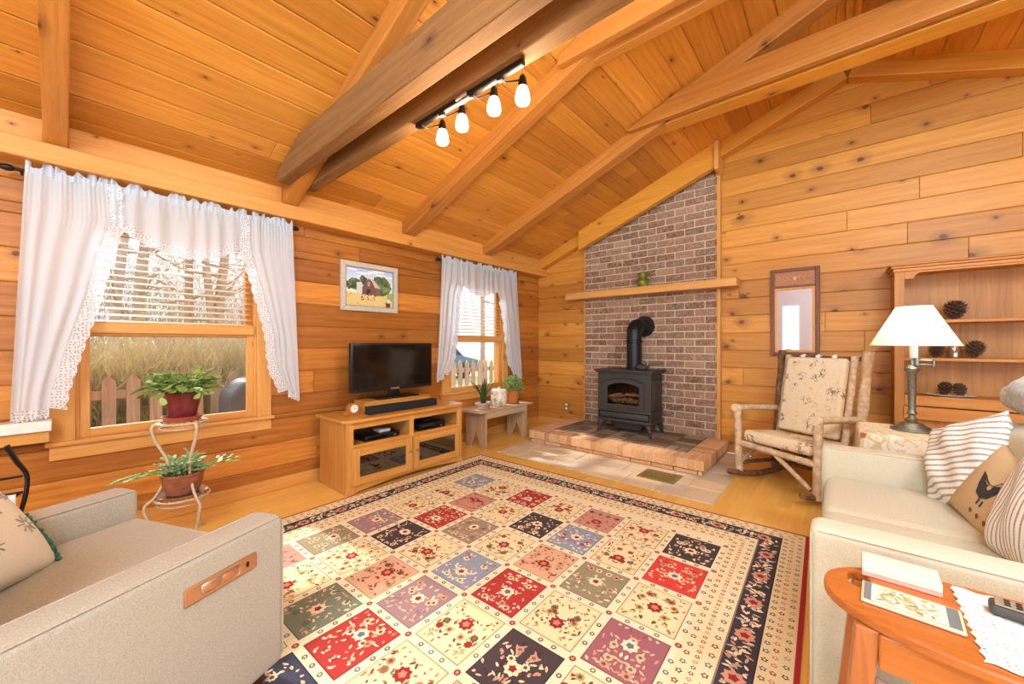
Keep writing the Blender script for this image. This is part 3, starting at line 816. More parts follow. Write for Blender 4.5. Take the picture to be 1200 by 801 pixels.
# ================================================================== armchair
def tube_path(P, n=24):
    """Catmull-Rom through P"""
    P = [Vector(p) for p in P]; out = []
    Q = [P[0]*2-P[1]] + P + [P[-1]*2-P[-2]]
    for i in range(1, len(Q)-2):
        for k in range(n):
            t = k/n; a, b, c, d = Q[i-1], Q[i], Q[i+1], Q[i+2]
            out.append(.5*((2*b)+(c-a)*t+(2*a-5*b+4*c-d)*t*t+(3*b-a-3*c+d)*t**3))
    out.append(P[-1]); return out

def armchair():
    # local frame: +y is the way it faces, +x its right side; front right corner at (.44, 0)
    fx = math.atan2(.36, .93)
    ang = rad(23)
    c, s = math.cos(ang), math.sin(ang)
    corner = Vector((1.918, -4.102)); o = corner - Vector((c*.44, s*.44))
    t = empty('armchair', (o.x, o.y, RUGZ), 'oatmeal woven recliner armchair with copper control panel on its side', 'armchair', rz=ang)
    D = -.86
    def arm(x0, x1):
        mb = MB(); mb.rbox(x0, x1, D, 0, .045, .555, .022, 4); return mb.build('arm', M['chairfab'], t, smooth=50, local=True)
    ar = arm(.325, .44); al = arm(-.44, -.325)
    for a, xo in ((ar, .44), (al, -.44)):   # welt seams along the arm edges
        mb = MB()
        for xs in ((.331, .434) if xo > 0 else (-.434, -.331)):
            mb.tube([(xs, D+.03, .5515), (xs, -.02, .5515)], .0035, 6); 
        mb.tube([(xo-.006*(1 if xo>0 else -1), -.003, .07), (xo-.006*(1 if xo>0 else -1), -.003, .535)], .0035, 6)
        mb.build('seam', M['chairfab'], a, smooth=60, local=True)
    mb = MB(); mb.rbox(-.325, .325, D+.02, -.03, .06, .33, .02, 3); mb.build('base', M['chairfab'], t, smooth=50, local=True)
    mb = MB(); mb.rbox(-.318, .318, D+.12, -.005, .325, .455, .04, 5); o_ = mb.build('seat_cushion', M['chairfab'], t, smooth=60, local=True)
    mb = MB(); mb.rbox(-.325, .325, D-.03, D+.2, .06, .98, .06, 5); mb.build('backrest', M['chairfab'], t, smooth=60, local=True)
    for x in (-.39, .39):
        for y in (D+.06, -.06):
            mb = MB(); mb.lathe([(.018, 0), (.026, .05)], (x, y, 0), 14); mb.build('foot', M['foot'], t, smooth=50, local=True)
    mb = MB(); mb.rbox(.4395, .4445, -.318, -.108, .428, .478, .004, 2); cp = mb.build('control_panel', M['copperplate'], t, smooth=50, local=True)
    mb = MB(); mb.rbox(.444, .4468, -.275, -.165, .439, .467, .002, 1); mb.build('switch_rim', M['chrome'], cp, smooth=50, local=True)
    mb = MB(); mb.rbox(.446, .4495, -.271, -.222, .442, .464, .002, 1); mb.rbox(.446, .4495, -.218, -.169, .442, .464, .002, 1); mb.build('switch_button', M['copperplate'], cp, smooth=50, local=True)
    mb = MB(); mb.prism([(-.139+.005*math.cos(q*.63), .453+.009*math.sin(q*.63)) for q in range(10)], 0, .444, .4462); mb.build('usb_port', M['black'], cp, local=True)
    return t, o, ang
chair, co, cang = armchair()
# embroidered cushion leaning in the armchair
def L2W(p):
    c, s = math.cos(cang), math.sin(cang); return Vector((co.x + c*p[0]-s*p[1], co.y + s*p[0]+c*p[1], p[2]))
cw_ = L2W((-.155, -.50, .465))
pc = empty('throw_pillow', cw_, 'cream embroidered cushion with snowflakes and green trim in the armchair', 'cushion')
n = NT('snowflake_linen')
x_, y_, z_ = n.sep(n.coord())
M['thread'] = plain('gray_thread', (170,162,150), .9)
M['pillow'] = plain('cream_linen', (232,222,204), .9, noise=.05, nscale=200, bump=.12)
mb = MB(); mb.M = Matrix.Translation(Vector(cw_)+Vector((0, 0, .145))) @ Matrix.Rotation(cang-rad(50), 4, 'Z') @ Matrix.Rotation(rad(36), 4, 'X') @ Matrix.Rotation(rad(90), 4, 'X') @ Matrix.Rotation(rad(8), 4, 'Z')
PM = mb.M.copy()
mb.pillow(.38, .36, .16, 20, 2.6); mb.build('cover', M['pillow'], pc, smooth=180, merge=True)
def on_pillow(u, v, w, h, t, p=2.6, lift=.002, sg=1):
    x = u*2; y = v*2; th = max(0, 1-abs(x)**p)**.55*max(0, 1-abs(y)**p)**.55
    return (u*w*(1-.06*(1-y*y)), v*h*(1-.06*(1-x*x)), sg*(t/2*th+lift))
for (u, v, r) in ((-.06, .12, .1), (.26, .02, .1), (.32, -.26, .085), (.1, -.2, .08), (-.25, -.1, .1), (-.3, .25, .08), (.12,.33,.08)):
    mb = MB(); mb.M = PM
    for k in range(8):
        a = k*PI/4
        for sg in (-1,):
            mb.tube([on_pillow(u+.25*r*math.cos(a), v+.25*r*math.sin(a), .38, .36, .16, sg=sg), on_pillow(u+r*math.cos(a)*.9, v+r*math.sin(a)*.9, .38, .36, .16, sg=sg)], .0022, 5)
    mb.build('snowflake', M['thread'], pc)
mb = MB(); mb.M = PM
for sg in (-1,):
    for i in range(90):
        v = lerp(-.47, .02, R.random()); u = -.485 + .045*R.random()**1.5
        c0 = on_pillow(u, v, .38, .36, .16, sg=sg, lift=.004); mb.ball(c0, R.uniform(.004, .008), None, None, 8, 6)
mb.build('green_trim', plain('green_tinsel', (44,116,92), .7, noise=.35, nscale=90), pc, smooth=180)

# ================================================================== tv stand
def tv_stand():
    x0, x1, y0, y1, H_ = .10, .565, -3.21, -2.045, .575
    t = empty('tv_stand', ((x0+x1)/2, (y0+y1)/2, 0), 'golden oak television stand with two glass doors', 'tv stand')
    P = lambda bx, nm, m, par=t, bv=.003: (lambda mb: mb.build(nm, m, par, bevel=bv))(MB().box(*bx))
    P((x0, x1-.02, y0, y0+.02, 0, H_-.025), 'side_panel', M['oak_z']); P((x0, x1-.02, y1-.02, y1, 0, H_-.025), 'side_panel', M['oak_z'])
    P((x0, x0+.012, y0+.02, y1-.02, .05, H_-.03), 'back_panel', M['oak_y'])
    # top with clipped corners
    mb = MB(); a = .05; X0, X1, Y0, Y1 = x0-.02, x1+.025, y0-.03, y1+.03
    mb.prism([(X0, Y0), (X1-a, Y0), (X1, Y0+a), (X1, Y1-a), (X1-a, Y1), (X0, Y1)], 2, H_-.026, H_); mb.build('tabletop', M['oak_y'], t, bevel=.006)
    # face frame
    ym = (y0+y1)/2
    f0, f1 = x1-.02, x1
    for ya, yb in ((y0, y0+.055), (ym-.022, ym+.022), (y1-.055, y1)): MB().box(f0, f1+.0008, ya, yb, .0 if ya != ym-.022 else .06, H_-.026).build('face_stile', M['oak_z'], t, bevel=.002)
    mb = MB(); mb.box(f0, f1, y0+.055, y1-.055, H_-.075, H_-.026); mb.build('face_rail', M['oak_y'], t, bevel=.002)
    mb = MB(); mb.box(f0, f1, y0+.055, y1-.055, .345, .378); mb.build('face_rail', M['oak_y'], t, bevel=.002); mb = MB()
    # bottom rail with a shallow arch
    pts = [(y0+.055, .10), (y0+.055, .0)] + [(lerp(y0+.09, y1-.09, i/16), .012+.026*math.sin(PI*i/16)) for i in range(17)] + [(y1-.055, 0), (y1-.055, .10)]
    mb.prism(pts[::-1], 0, f0, f1); mb.build('face_rail', M['oak_y'], t, bevel=.002)
    P((x0+.012, f0, y0+.02, y1-.02, .345, .363), 'shelf', M['oak_y']); P((x0+.012, f0, y0+.02, y1-.02, .07, .088), 'shelf', M['oak_y'])
    P((x0+.012, f0, ym-.01, ym+.01, .363, H_-.026), 'divider', M['oak_z'])
    for s in (0, 1):
        a, b = (y0+.035, ym-.006) if s == 0 else (ym+.006, y1-.035)
        d = empty('door', (x1+.001, (a+b)/2, .09)); d.parent = t; d.location = Vector((x1+.001, (a+b)/2, .09)) - Vector(t.location)
        w = .062; za, zb = .065, .352
        [MB().box(x1+.001, x1+.02, p, p+w, za, zb).build('door_stile', M['oak_z'], d, bevel=.003) for p in (a, b-w)]
        [MB().box(x1+.001, x1+.02, a+w, b-w, p, p+w).build('door_rail', M['oak_y'], d, bevel=.003) for p in (za, zb-w)]
        mb = MB(); mb.box(x1+.008, x1+.012, a+w-.004, b-w+.004, za+w-.004, zb-w+.004); mb.build('door_glass', M['cabglass'], d)
        k = b-.028 if s == 0 else a+.028
        mb = MB(); mb.tube([(x1+.02, k, .235), (x1+.035, k, .235)], [.004, .004], 8); mb.ball((x1+.041, k, .235), .011, nu=12, nv=8); mb.build('knob', M['brass'], d, smooth=60)
    return t
tv_stand()
SZ = .575
# tv riser
mb = MB(); x0, x1, y0, y1, z0, z1 = .2, .40, -2.965, -2.30, SZ+.001, SZ+.098
mb.box(x0, x1, y0, y1, z1-.018, z1); mb.box(x0, x1, y0, y0+.018, z0, z1-.018); mb.box(x0, x1, y1-.018, y1, z0, z1-.018); mb.box(x1-.016, x1-.004, y0+.018, y1-.018, z0, z1-.018)
tag(mb.build('tv_riser', M['oak_y'], bevel=.003, loc=(.3, -2.63, SZ)), 'low wooden riser box under the television', 'riser')
# tv
def tv():
    X = .29; ya, yb, za, zb = -3.045, -2.205, .742, 1.168
    t = empty('television', (X, (ya+yb)/2, z1+.001), 'black flat screen television on a wooden riser', 'television')
    zt = z1+.001
    mb = MB(); mb.rbox(X-.03, X+.012, ya, yb, za, zb, .006, 2); mb.rbox(X-.055, X-.03, ya+.15, yb-.15, za+.05, zb-.12, .01, 2); b = mb.build('housing', M['black'], t, smooth=40)
    mb = MB(); mb.box(X+.0125, X+.0135, ya+.02, yb-.02, za+.028, zb-.018); mb.build('screen', M['screen'], b)
    mb = MB(); mb.box(X+.0125, X+.016, -2.67, -2.58, za+.008, za+.02); mb.build('logo_plate', M['chrome'], b)
    mb = MB(); mb.rbox(X-.02, X+.005, -2.68, -2.57, zt+.01, za+.03, .005, 2); mb.build('stand_neck', M['black'], t, smooth=40)
    mb = MB(); mb.rbox(X-.09, X+.09, -2.84, -2.41, zt, zt+.014, .006, 2); mb.build('stand_base', M['black'], t, smooth=40)
tv()
mb = MB(); mb.rbox(.415, .485, -2.985, -2.285, SZ+.001, SZ+.066, .008, 3)
t = mb.build('soundbar', M['blackmatte'], smooth=40, loc=(.45, -2.63, SZ)); tag(t, 'long black soundbar lying in front of the television', 'soundbar')
mb = MB(); mb.box(.485, .4865, -2.9, -2.82, SZ+.022, SZ+.03); mb.build('control_strip', M['black'], t)
# small mantel clock
t = empty('mantel_clock', (.37, -3.06, SZ+.001), 'small wooden tambour clock at the left end of the oak stand', 'clock')
mb = MB(); pr = [(-.085, 0), (.085, 0), (.085, .014)] + [(.055*math.cos(a)*1.0, .052+.046*math.sin(a)) for a in [rad(-20)+rad(220)*i/16 for i in range(17)]] + [(-.085, .014)]
mb.prism([(p, q+SZ+.001) for p, q in [(a-3.06, b) for a, b in pr]], 0, .345, .385); mb.build('case', M['cherry'], t, bevel=.003)
mb = MB(); mb.M = Matrix.Translation((.386, -3.06, SZ+.055)) @ Matrix.Rotation(PI/2, 4, 'Y'); mb.lathe([(.04, 0), (.04, .005), (.034, .007)], (0,0,0), 28); bz = mb.build('bezel', M['brass'], t, smooth=40)
mb = MB(); mb.M = Matrix.Translation((.3925, -3.06, SZ+.055)) @ Matrix.Rotation(PI/2, 4, 'Y'); mb.lathe([(.0325, 0), (.0325, .0012)], (0,0,0), 28); mb.build('dial', M['whitepaint'], bz)
mb = MB(); mb.box(.394, .3946, -3.0612, -3.0588, SZ+.053, SZ+.078); mb.box(.394, .3946, -3.061, -3.043, SZ+.0538, SZ+.0562)
for k in range(12):
    a = k*PI/6; mb.box(.394, .3945, -3.06+.027*math.sin(a)-.0012, -3.06+.027*math.sin(a)+.0012, SZ+.055+.027*math.cos(a)-.002, SZ+.055+.027*math.cos(a)+.002)
mb.build('hand', M['black'], bz)
# boxes in the open bays
def player(nm, bx, lab, cat, btn):
    t = empty(nm, ((bx[0]+bx[1])/2, (bx[2]+bx[3])/2, bx[4]), lab, cat)
    mb = MB(); mb.rbox(*bx, .004, 2); mb.build('case', M['black'], t, smooth=40)
    mb = MB(); mb.box(bx[1]-.0005, bx[1]+.0012, bx[2]+.03, bx[2]+.03+btn, bx[4]+.012, bx[5]-.012); mb.build('front_panel', M['screen'], t)
    mb = MB(); mb.rbox(bx[1]-.001, bx[1]+.004, bx[3]-.06, bx[3]-.035, bx[4]+.012, bx[4]+.024, .002, 1); mb.build('button', M['chrome'], t)
    return t
player('disc_player', (.2, .49, -3.02, -2.70, .364, .405), 'slim black disc player in the left bay of the oak stand', 'player', .16)
player('cable_box', (.22, .50, -2.50, -2.20, .364, .425), 'black cable box in the right bay of the oak stand', 'cable box', .14)
mb = MB(); mb.rbox(.33, .44, -2.86, -2.76, .4055, .43, .004, 2); t = mb.build('white_gadget', M['whitepaint'], smooth=40, loc=(.38, -2.81, .4055)); tag(t, 'small white box lying on top of the disc player', 'box')
mb = MB(); mb.box(.27, .44, -2.42, -2.28, .4255, .447); tag(mb.build('disc_case', M['screen'], bevel=.002, loc=(.35, -2.35, .4255)), 'thin black case stacked on the cable box', 'case')

# ================================================================== barn picture
def picture():
    y0, y1, z0, z1 = -2.995, -2.415, 1.465, 1.918
    t = empty('framed_picture', (.004, (y0+y1)/2, z0), 'framed painting of a dark barn and trees in a silvery frame', 'picture')
    w = .045; fm = plain('silver_gray_frame', (196,184,168), .5, .1, noise=.12, nscale=60)
    mb = MB()
    for a in ([(y0, z0), (y1, z0), (y1-w, z0+w), (y0+w, z0+w)], [(y1, z0), (y1, z1), (y1-w, z1-w), (y1-w, z0+w)], [(y1, z1), (y0, z1), (y0+w, z1-w), (y1-w, z1-w)], [(y0, z1), (y0, z0), (y0+w, z0+w), (y0+w, z1-w)]): mb.prism(a, 0, .002, .028)
    mb.build('frame', fm, t, bevel=.004)
    mb = MB()
    for a in ([(y0+w, z0+w), (y1-w, z0+w), (y1-w-.008, z0+w+.008), (y0+w+.008, z0+w+.008)], [(y1-w, z1-w), (y0+w, z1-w), (y0+w+.008, z1-w-.008), (y1-w-.008, z1-w-.008)], [(y0+w, z1-w), (y0+w, z0+w), (y0+w+.008, z0+w+.008), (y0+w+.008, z1-w-.008)], [(y1-w, z0+w), (y1-w, z1-w), (y1-w-.008, z1-w-.008), (y1-w-.008, z0+w+.008)]): mb.prism(a, 0, .008, .02)
    mb.build('inner_lip', plain('olive_lip', (150,142,120), .6), t)
    a0, a1, b0, b1 = y0+w, y1-w, z0+w, z1-w; W_, H_ = a1-a0, b1-b0
    mb = MB(); R3 = random.Random(3)
    kk = [0]
    def pg(pts, c, lv):
        kk[0] += 1; mb.poly([(.0102+kk[0]*6e-6+lv*.0001, a0+u*W_, b0+v*H_) for u, v in pts], col=s2l(c))
    mb.box(.006, .01, a0, a1, b0, b1, col=s2l((210,220,232)))
    for i in range(10):
        v = .55+.045*i; pg([(0,v),(1,v),(1,v+.05),(0,v+.05)], (int(232-7*i), int(236-5*i), int(240-1*i)), 0)
    for i in range(16):
        u, v = R3.uniform(0,.8), R3.uniform(.7,.97); pg([(u,v),(u+.2,v-.02),(u+.24,v+.02),(u+.05,v+.03)], (240,238,236), 1)
    pg([(0,0),(1,0),(1,.36),(0,.40)], (222,196,130), 1)
    for i in range(60):
        u, v = R3.uniform(0,.97), R3.uniform(0,.36); pg([(u,v),(u+.03,v),(u+.02,v+.05)], R3.choice([(236,214,150),(206,176,110),(228,200,136),(190,160,100)]), 2)
    pg([(0,.36),(.4,.32),(.45,.42),(0,.46)], (236,230,214), 2); pg([(.85,.2),(1,.2),(1,.42),(.86,.40)], (150,170,90), 2)
    def tree(cu, cv, ru, rv, n):
        for i in range(n):
            a = R3.uniform(0, 6.28); q = R3.random()**.5; u, v = cu+ru*q*math.cos(a), cv+rv*q*math.sin(a); r = R3.uniform(.02, .05)
            u = min(max(u, r), 1-r); v = min(v, 1-r)
            pg([(u+r*math.cos(k), v+1.2*r*math.sin(k)) for k in range(6)], R3.choice([(78,94,60),(98,114,72),(66,80,52),(122,134,90)]), 3)
    tree(.14, .56, .14, .13, 60); tree(.72, .58, .2, .24, 130); tree(.36, .68, .06, .08, 20)
    pg([(.22,.34),(.33,.34),(.33,.62),(.22,.62)], (214,206,200), 4)
    pg([(.33,.32),(.60,.30),(.60,.52),(.53,.68),(.46,.74),(.40,.66),(.33,.5)], (118,84,78), 5)
    pg([(.46,.74),(.55,.74),(.72,.5),(.60,.5),(.53,.68)], (204,184,168), 5); pg([(.60,.3),(.72,.32),(.72,.5),(.60,.52)], (124,92,80), 5)
    pg([(.42,.32),(.50,.32),(.50,.46),(.42,.46)], (58,38,36), 6); pg([(.44,.54),(.49,.54),(.49,.66),(.44,.66)], (176,150,140), 6)
    for i in range(26):
        u = R3.uniform(.3,.62); v = R3.uniform(.16,.34); pg([(u,v),(u+.03,v),(u+.015,v+.04)], R3.choice([(150,52,40),(222,214,196),(70,64,50),(96,84,58)]), 7)
    pg([(.83,.02),(.93,.02),(.93,.14),(.88,.22),(.83,.14)], (110,50,44), 6); pg([(.86,.14),(.92,.14),(.92,.24),(.86,.24)], (230,226,218), 7)
    mb.build('painting', attrcol('oil_paint', .5, .2, 150, .15), t)
picture()

# ================================================================== wire plant stand and its plants
def plantstand():
    cx, cy = .45, -4.145
    t = empty('plant_stand', (cx, cy, 0), 'two tier cream wire plant stand below the larger window', 'plant stand')
    def ringp(z, r, n=32): return [(cx+r*math.cos(2*PI*i/n), cy+r*math.sin(2*PI*i/n), z) for i in range(n+1)]
    for z, r in ((.700, .115), (.265, .125)):
        mb = MB(); mb.tube(ringp(z, r), .006, 8, cap=False)
        for k in range(7):
            y = -r+2*r*(k+.5)/7; h = math.sqrt(r*r-y*y); mb.tube([(cx-h, cy+y, z), (cx+h, cy+y, z)], .0035, 6)
        mb.tube(ringp(z-.03, r*.92), .004, 6, cap=False)
        mb.build('tier_ring', M['twine'], t, smooth=60)
    for k in range(3):
        a = rad(100+120*k) + rad(38)
        d = Vector((math.cos(a), math.sin(a), 0))
        prof = [(.115, .70), (.135, .675), (.118, .60), (.075, .50), (.065, .43), (.085, .35), (.125, .275), (.165, .235), (.155, .17), (.135, .10), (.15, .04), (.2, .008)]
        pts = tube_path([(cx+d.x*r, cy+d.y*r, z) for r, z in prof], 6)
        mb = MB(); mb.tube(pts, .008, 8); mb.build('leg', M['twine'], t, smooth=60)
plantstand()
M['cactus'] = leafmat('holiday_cactus_green', (104,140,56), (190,206,118)); M['cactus2'] = leafmat('pale_cactus_green', (116,150,96), (196,214,158))
M['soil'] = plain('potting_soil', (62,46,36), .95, noise=.4, nscale=60, bump=.5)
def pot(nm, c, prof, mat, lab, cat='potted plant'):
    t = empty(nm, c, lab, cat); mb = MB(); mb.lathe(prof, c, 32); mb.build('pot', mat, t, smooth=40); return t
def saucer(t, c, r, mat, h=.02):
    mb = MB(); mb.lathe([(r*.8, 0), (r*.85, .004), (r, h), (r*.95, h), (r*.8, .008), (.001, .008)], c, 32); mb.build('saucer', mat, t, smooth=40)
def seg_leaf(mb, p, d, up, L_, w):
    """one flattened, notched stem segment"""
    d = d.normalized(); sd = d.cross(up).normalized(); nn = sd.cross(d)
    pr = [(0, .25), (.2, .7), (.45, 1), (.7, .92), (.88, 1.0), (1.0, .3)]
    top = [p+d*(a*L_)+sd*(b*w/2) for a, b in pr]; bot = [p+d*(a*L_)-sd*(b*w/2) for a, b in pr][::-1]
    ring = top+bot; n = len(ring); th = .0018
    vs = [q+nn*th for q in ring]+[q-nn*th for q in ring]
    mb._add(vs, [list(range(n)), list(range(n, 2*n))[::-1]]+[[i, n+i, n+(i+1) % n, (i+1) % n] for i in range(n)])
    return p+d*L_
def cactus(c, n, reach, segs, L_, w, mat, t, nm='foliage', up0=.9, droop=.32):
    mb = MB()
    for i in range(n):
        a = 2*PI*i/n + R.uniform(-.3, .3); p = Vector(c)+Vector((math.cos(a), math.sin(a), 0))*R.uniform(0, .05)
        el = R.uniform(.25, 1.0)*up0 + .25; r = R.uniform(.6, 1)
        for k in range(int(segs*r)+1):
            d = Vector((math.cos(a)*math.cos(el), math.sin(a)*math.cos(el), math.sin(el))); side = Vector((-math.sin(a), math.cos(a), 0)); up = side.cross(d)
            up = (up + side*R.uniform(-.9, .9)).normalized()
            p = seg_leaf(mb, p, d, up, L_*R.uniform(.8, 1.15), w*R.uniform(.8, 1.1))
            el -= droop*R.uniform(.4, 1.5); a += R.uniform(-.3, .3)
            if k and R.random() < .45:
                a2 = a+R.choice((-.8, .8)); d2 = Vector((math.cos(a2)*math.cos(el), math.sin(a2)*math.cos(el), math.sin(el)-.1)); seg_leaf(mb, p, d2, Vector((0, 0, 1)) if abs(d2.z) < .9 else Vector((1,0,0)), L_, w)
    return mb.build(nm, mat, t)
c = (.45, -4.145, .7075)
t = pot('holiday_cactus', c, [(.06, .013), (.062, .016), (.078, .10), (.092, .162), (.096, .166), (.092, .17), (.086, .165), (.082, .15), (.001, .148)], plain('burgundy_glazed_pot', (120,40,42), .3, noise=.3, nscale=30), 'leafy green cactus plant in a burgundy pot on the top tier')
saucer(t, c, .098, plain('burgundy_saucer', (172,84,66), .35), .03)
mb = MB(); mb.lathe([(.08, .15), (.06, .156), (.001, .158)], c, 24); mb.build('soil', M['soil'], t)
cactus((c[0], c[1], c[2]+.15), 96, .25, 3.9, .044, .030, M['cactus'], t, up0=1.15, droop=.30)
c = (.45, -4.145, .2725)
t = pot('trailing_cactus', c, [(.07, .011), (.075, .013), (.092, .06), (.098, .115), (.104, .12), (.104, .135), (.096, .135), (.09, .115), (.001, .112)], plain('brown_clay_pot', (150,86,56), .45, noise=.35, nscale=26), 'pale green spiky cactus plant in a brown clay pot on the lower tier')
saucer(t, c, .118, M['chrome'], .014)
mb = MB(); mb.lathe([(.09, .114), (.06, .12), (.001, .122)], c, 24); mb.build('soil', M['soil'], t)
cactus((c[0], c[1], c[2]+.115), 80, .2, 3.4, .034, .014, M['cactus2'], t, up0=1.2, droop=.25)
for (dx, dy, n_) in ((.1, -1, 6), (.3, -.9, 5), (-.2, 1, 5), (.5, .8, 5), (.2, 1, 5)):
    mb = MB(); p = Vector((c[0], c[1], c[2]+.125)) + Vector((dx, dy, 0))*.05; el = .5; a = math.atan2(dy, dx)
    for k in range(n_):
        d = Vector((math.cos(a)*math.cos(el), math.sin(a)*math.cos(el), math.sin(el))); p = seg_leaf(mb, p, d, Vector((-math.sin(a)*.5, math.cos(a)*.5, 1)).normalized(), .042, .02)
        if k > 1: seg_leaf(mb, p, (d+Vector((-math.sin(a), math.cos(a), .2))*.8).normalized(), Vector((0,0,1)), .035, .016)
        el -= .16; a += R.uniform(-.25, .25)
    mb.build('trailing_stem', M['cactus'], t)

# ================================================================== weathered bench and what stands on it
def bench():
    x0, x1, y0, y1, H_ = .12, .465, -1.69, -.745, .425
    t = empty('wooden_bench', ((x0+x1)/2, (y0+y1)/2, 0), 'weathered plank bench with notched board legs under the window', 'bench')
    mb = MB(); mb.box(x0, x1, y0, y1, H_-.024, H_); mb.build('seat_plank', M['gray_y'], t, bevel=.005)
    for y in (y0+.10, y1-.122):
        mb = MB(); a, b = x0+.012, x1-.012; m_ = (a+b)/2
        mb.prism([(0, a), (0, a+.075), (.16, m_), (0, b-.075), (0, b), (H_-.024, b), (H_-.024, a)][::1], 1, y, y+.024) if False else mb.prism([(0, a), (0, a+.085), (.17, m_-.012), (.17, m_+.012), (0, b-.085), (0, b), (H_-.025, b), (H_-.025, a)], 1, y, y+.024)
        mb.build('leg', M['gray_z'], t, bevel=.003)
    for x in (x0+.03, x1-.045):
        mb = MB(); mb.box(x+.001, x+.021, y0+.1245, y1-.1225, H_-.10, H_-.0245); mb.build('apron', M['gray_y'], t, bevel=.004)
bench()
BZ = .4255
# snake plant in a low stone planter
c = (.33, -1.50, BZ)
t = empty('snake_plant', c, 'small dark green sword leaved plant in a low stone planter', 'potted plant')
mb = MB(); mb.lathe([(.07, 0), (.075, .004), (.08, .045), (.1, .05), (.102, .062), (.098, .072), (.088, .068), (.001, .06)], c, 32, sx=.72, sy=1.15); mb.build('planter', plain('mottled_stone', (188,158,138), .7, noise=.35, nscale=40, bump=.2), t, smooth=40)
mb = MB()
for i in range(20):
    a = R.uniform(0, 6.28); ln = R.uniform(.18, .30); b = Vector((c[0]+R.uniform(-.02,.02), c[1]+R.uniform(-.03,.03), c[2]+.06)); lean = R.uniform(.15, .6)
    d = Vector((math.cos(a)*.35, math.sin(a), 0)); sd = Vector((-math.sin(a), math.cos(a), 0)); w = .036
    def f(u, v):
        q = b + Vector((0,0,1))*ln*v*(1-.12*lean*v) + d*lean*ln*v*v*1.3 + sd*(u-.5)*w*(1-v**2.2)*(.75+.5*v) ; q += d*(-.006*(1-(2*u-1)**2)); return q
    mb.grid(f, 4, 8, rnd=R.random())
mb.build('leaf', leafmat('snake_plant_green', (18,48,26), (74,112,60), 22), t, smooth=180, solid=.0025)
# painted ceramic jar
c = (.33, -1.235, BZ)
t = empty('ceramic_jar', c, 'cream painted ceramic jar with lid in the middle of the bench', 'jar')
n = NT('flowered_glaze'); v = n.voro(n.coord(), 26); nz = n.noise(n.coord(), 12, 3)
col = n.mix(n.ramp(v, [(.15, 1), (.3, 0)]), s2l((236,222,196)), s2l((206,140,96))); col = n.mix(n.ramp(nz, [(.55, 0), (.62, .8)]), col, s2l((128,140,96)))
M['jar'] = n.fin(col, .25, 0, .5)
mb = MB(); mb.lathe([(.06, 0), (.075, .006), (.092, .05), (.098, .10), (.095, .145), (.1, .15), (.1, .16), (.084, .16), (.001, .16)], c, 36); mb.build('body', M['jar'], t, smooth=40)
mb = MB(); mb.lathe([(.088, .1605), (.092, .166), (.092, .188), (.08, .197), (.02, .203), (.014, .212), (.016, .22), (.001, .224)], c, 36); mb.build('lid', plain('white_glazed_lid', (236,224,208), .3, noise=.15, nscale=40), t, smooth=40)
# terracotta plant
c = (.33, -.985, BZ)
t = pot('leafy_plant', c, [(.062, .008), (.066, .012), (.083, .125), (.09, .128), (.09, .155), (.08, .155), (.076, .14), (.001, .138)], plain('terracotta', (196,112,60), .75, noise=.15, nscale=50), 'bushy pale green plant in a terracotta pot on the bench')
saucer(t, c, .085, plain('terracotta_saucer', (190,118,70), .75), .014)
mb = MB()
for i in range(260):
    th = R.uniform(0, 6.28); ph = R.uniform(.05, 1.9); r = R.uniform(.05, .125)
    p = Vector((c[0]+r*math.sin(ph)*math.cos(th), c[1]+r*math.sin(ph)*math.sin(th), c[2]+.185+r*1.05*math.cos(ph)))
    d = Vector((math.sin(ph)*math.cos(th), math.sin(ph)*math.sin(th), math.cos(ph)+.2)); seg_leaf(mb, p, d, Vector((R.uniform(-1,1), R.uniform(-1,1), 1)).normalized(), R.uniform(.03, .05), .02)
mb.build('foliage', leafmat('soft_green_leaf', (96,130,60), (190,206,128)), t)
mb = MB()
for i in range(26):
    th = R.uniform(0, 6.28); r = R.uniform(.05, .09); mb.tube([(c[0], c[1], c[2]+.135), (c[0]+r*.4*math.cos(th), c[1]+r*.4*math.sin(th), c[2]+.2), (c[0]+r*math.cos(th), c[1]+r*math.sin(th), c[2]+.24)], .002, 5)
mb.build('stem', plain('green_stem', (120,140,80), .6), t)

# ================================================================== far left: wall shelf and black iron rack
t = empty('wall_shelf', (.1, -4.95, .62), 'pine wall shelf with a white top at the far left', 'shelf')
mb = MB(); mb.box(.026, .115, -5.6, -4.652, .622, .685); mb.build('apron', M['trim_y'], t, bevel=.004)
mb = MB(); mb.box(.026, .135, -5.62, -4.645, .6855, .742); mb.build('top', plain('white_shelf_top', (238,230,220), .4, noise=.12, nscale=14), t, bevel=.004)  # top in one near-white colour, slightly mottled
t = empty('iron_rack', (.3, -4.78, 0), 'black curved iron magazine rack on the floor at the far left', 'rack')
for y in (-4.86, -4.735):
    for s in (-1, 1):
        pts = tube_path([(.30+s*.02, y-.05, .66), (.30+s*.012, y-.02, .58), (.30, y+.012, .5), (.30+s*.008, y+.008, .40), (.3+s*.02, y-.012, .28), (.3+s*.05, y-.006, .12), (.3+s*.1, y, .01)], 6)
        mb = MB(); mb.tube(pts, .009, 8); mb.build('rail', M['bracket'], t, smooth=60)
for z in (.42, .5): MB().tube([(.3, -4.86, z), (.3, -4.735, z)], .006, 8).build('crossbar', M['bracket'], t, smooth=60)
MB().tube([(.32, -4.875, .3), (.3, -4.74, .42)], .005, 8).build('crossbar', M['bracket'], t, smooth=60)
mb = MB(); mb.box(.27, .36, -4.875, -4.745, .255, .262); mb.build('shelf', M['bracket'], t)
mb = MB(); mb.box(.315, .34, -4.865, -4.755, .263, .42); mb.box(.3401, .345, -4.86, -4.76, .263, .4)
tag(mb.build('magazine', M['white_cloth'], loc=(.33, -4.81, .263)), 'white folded paper standing in the black iron rack', 'magazine')
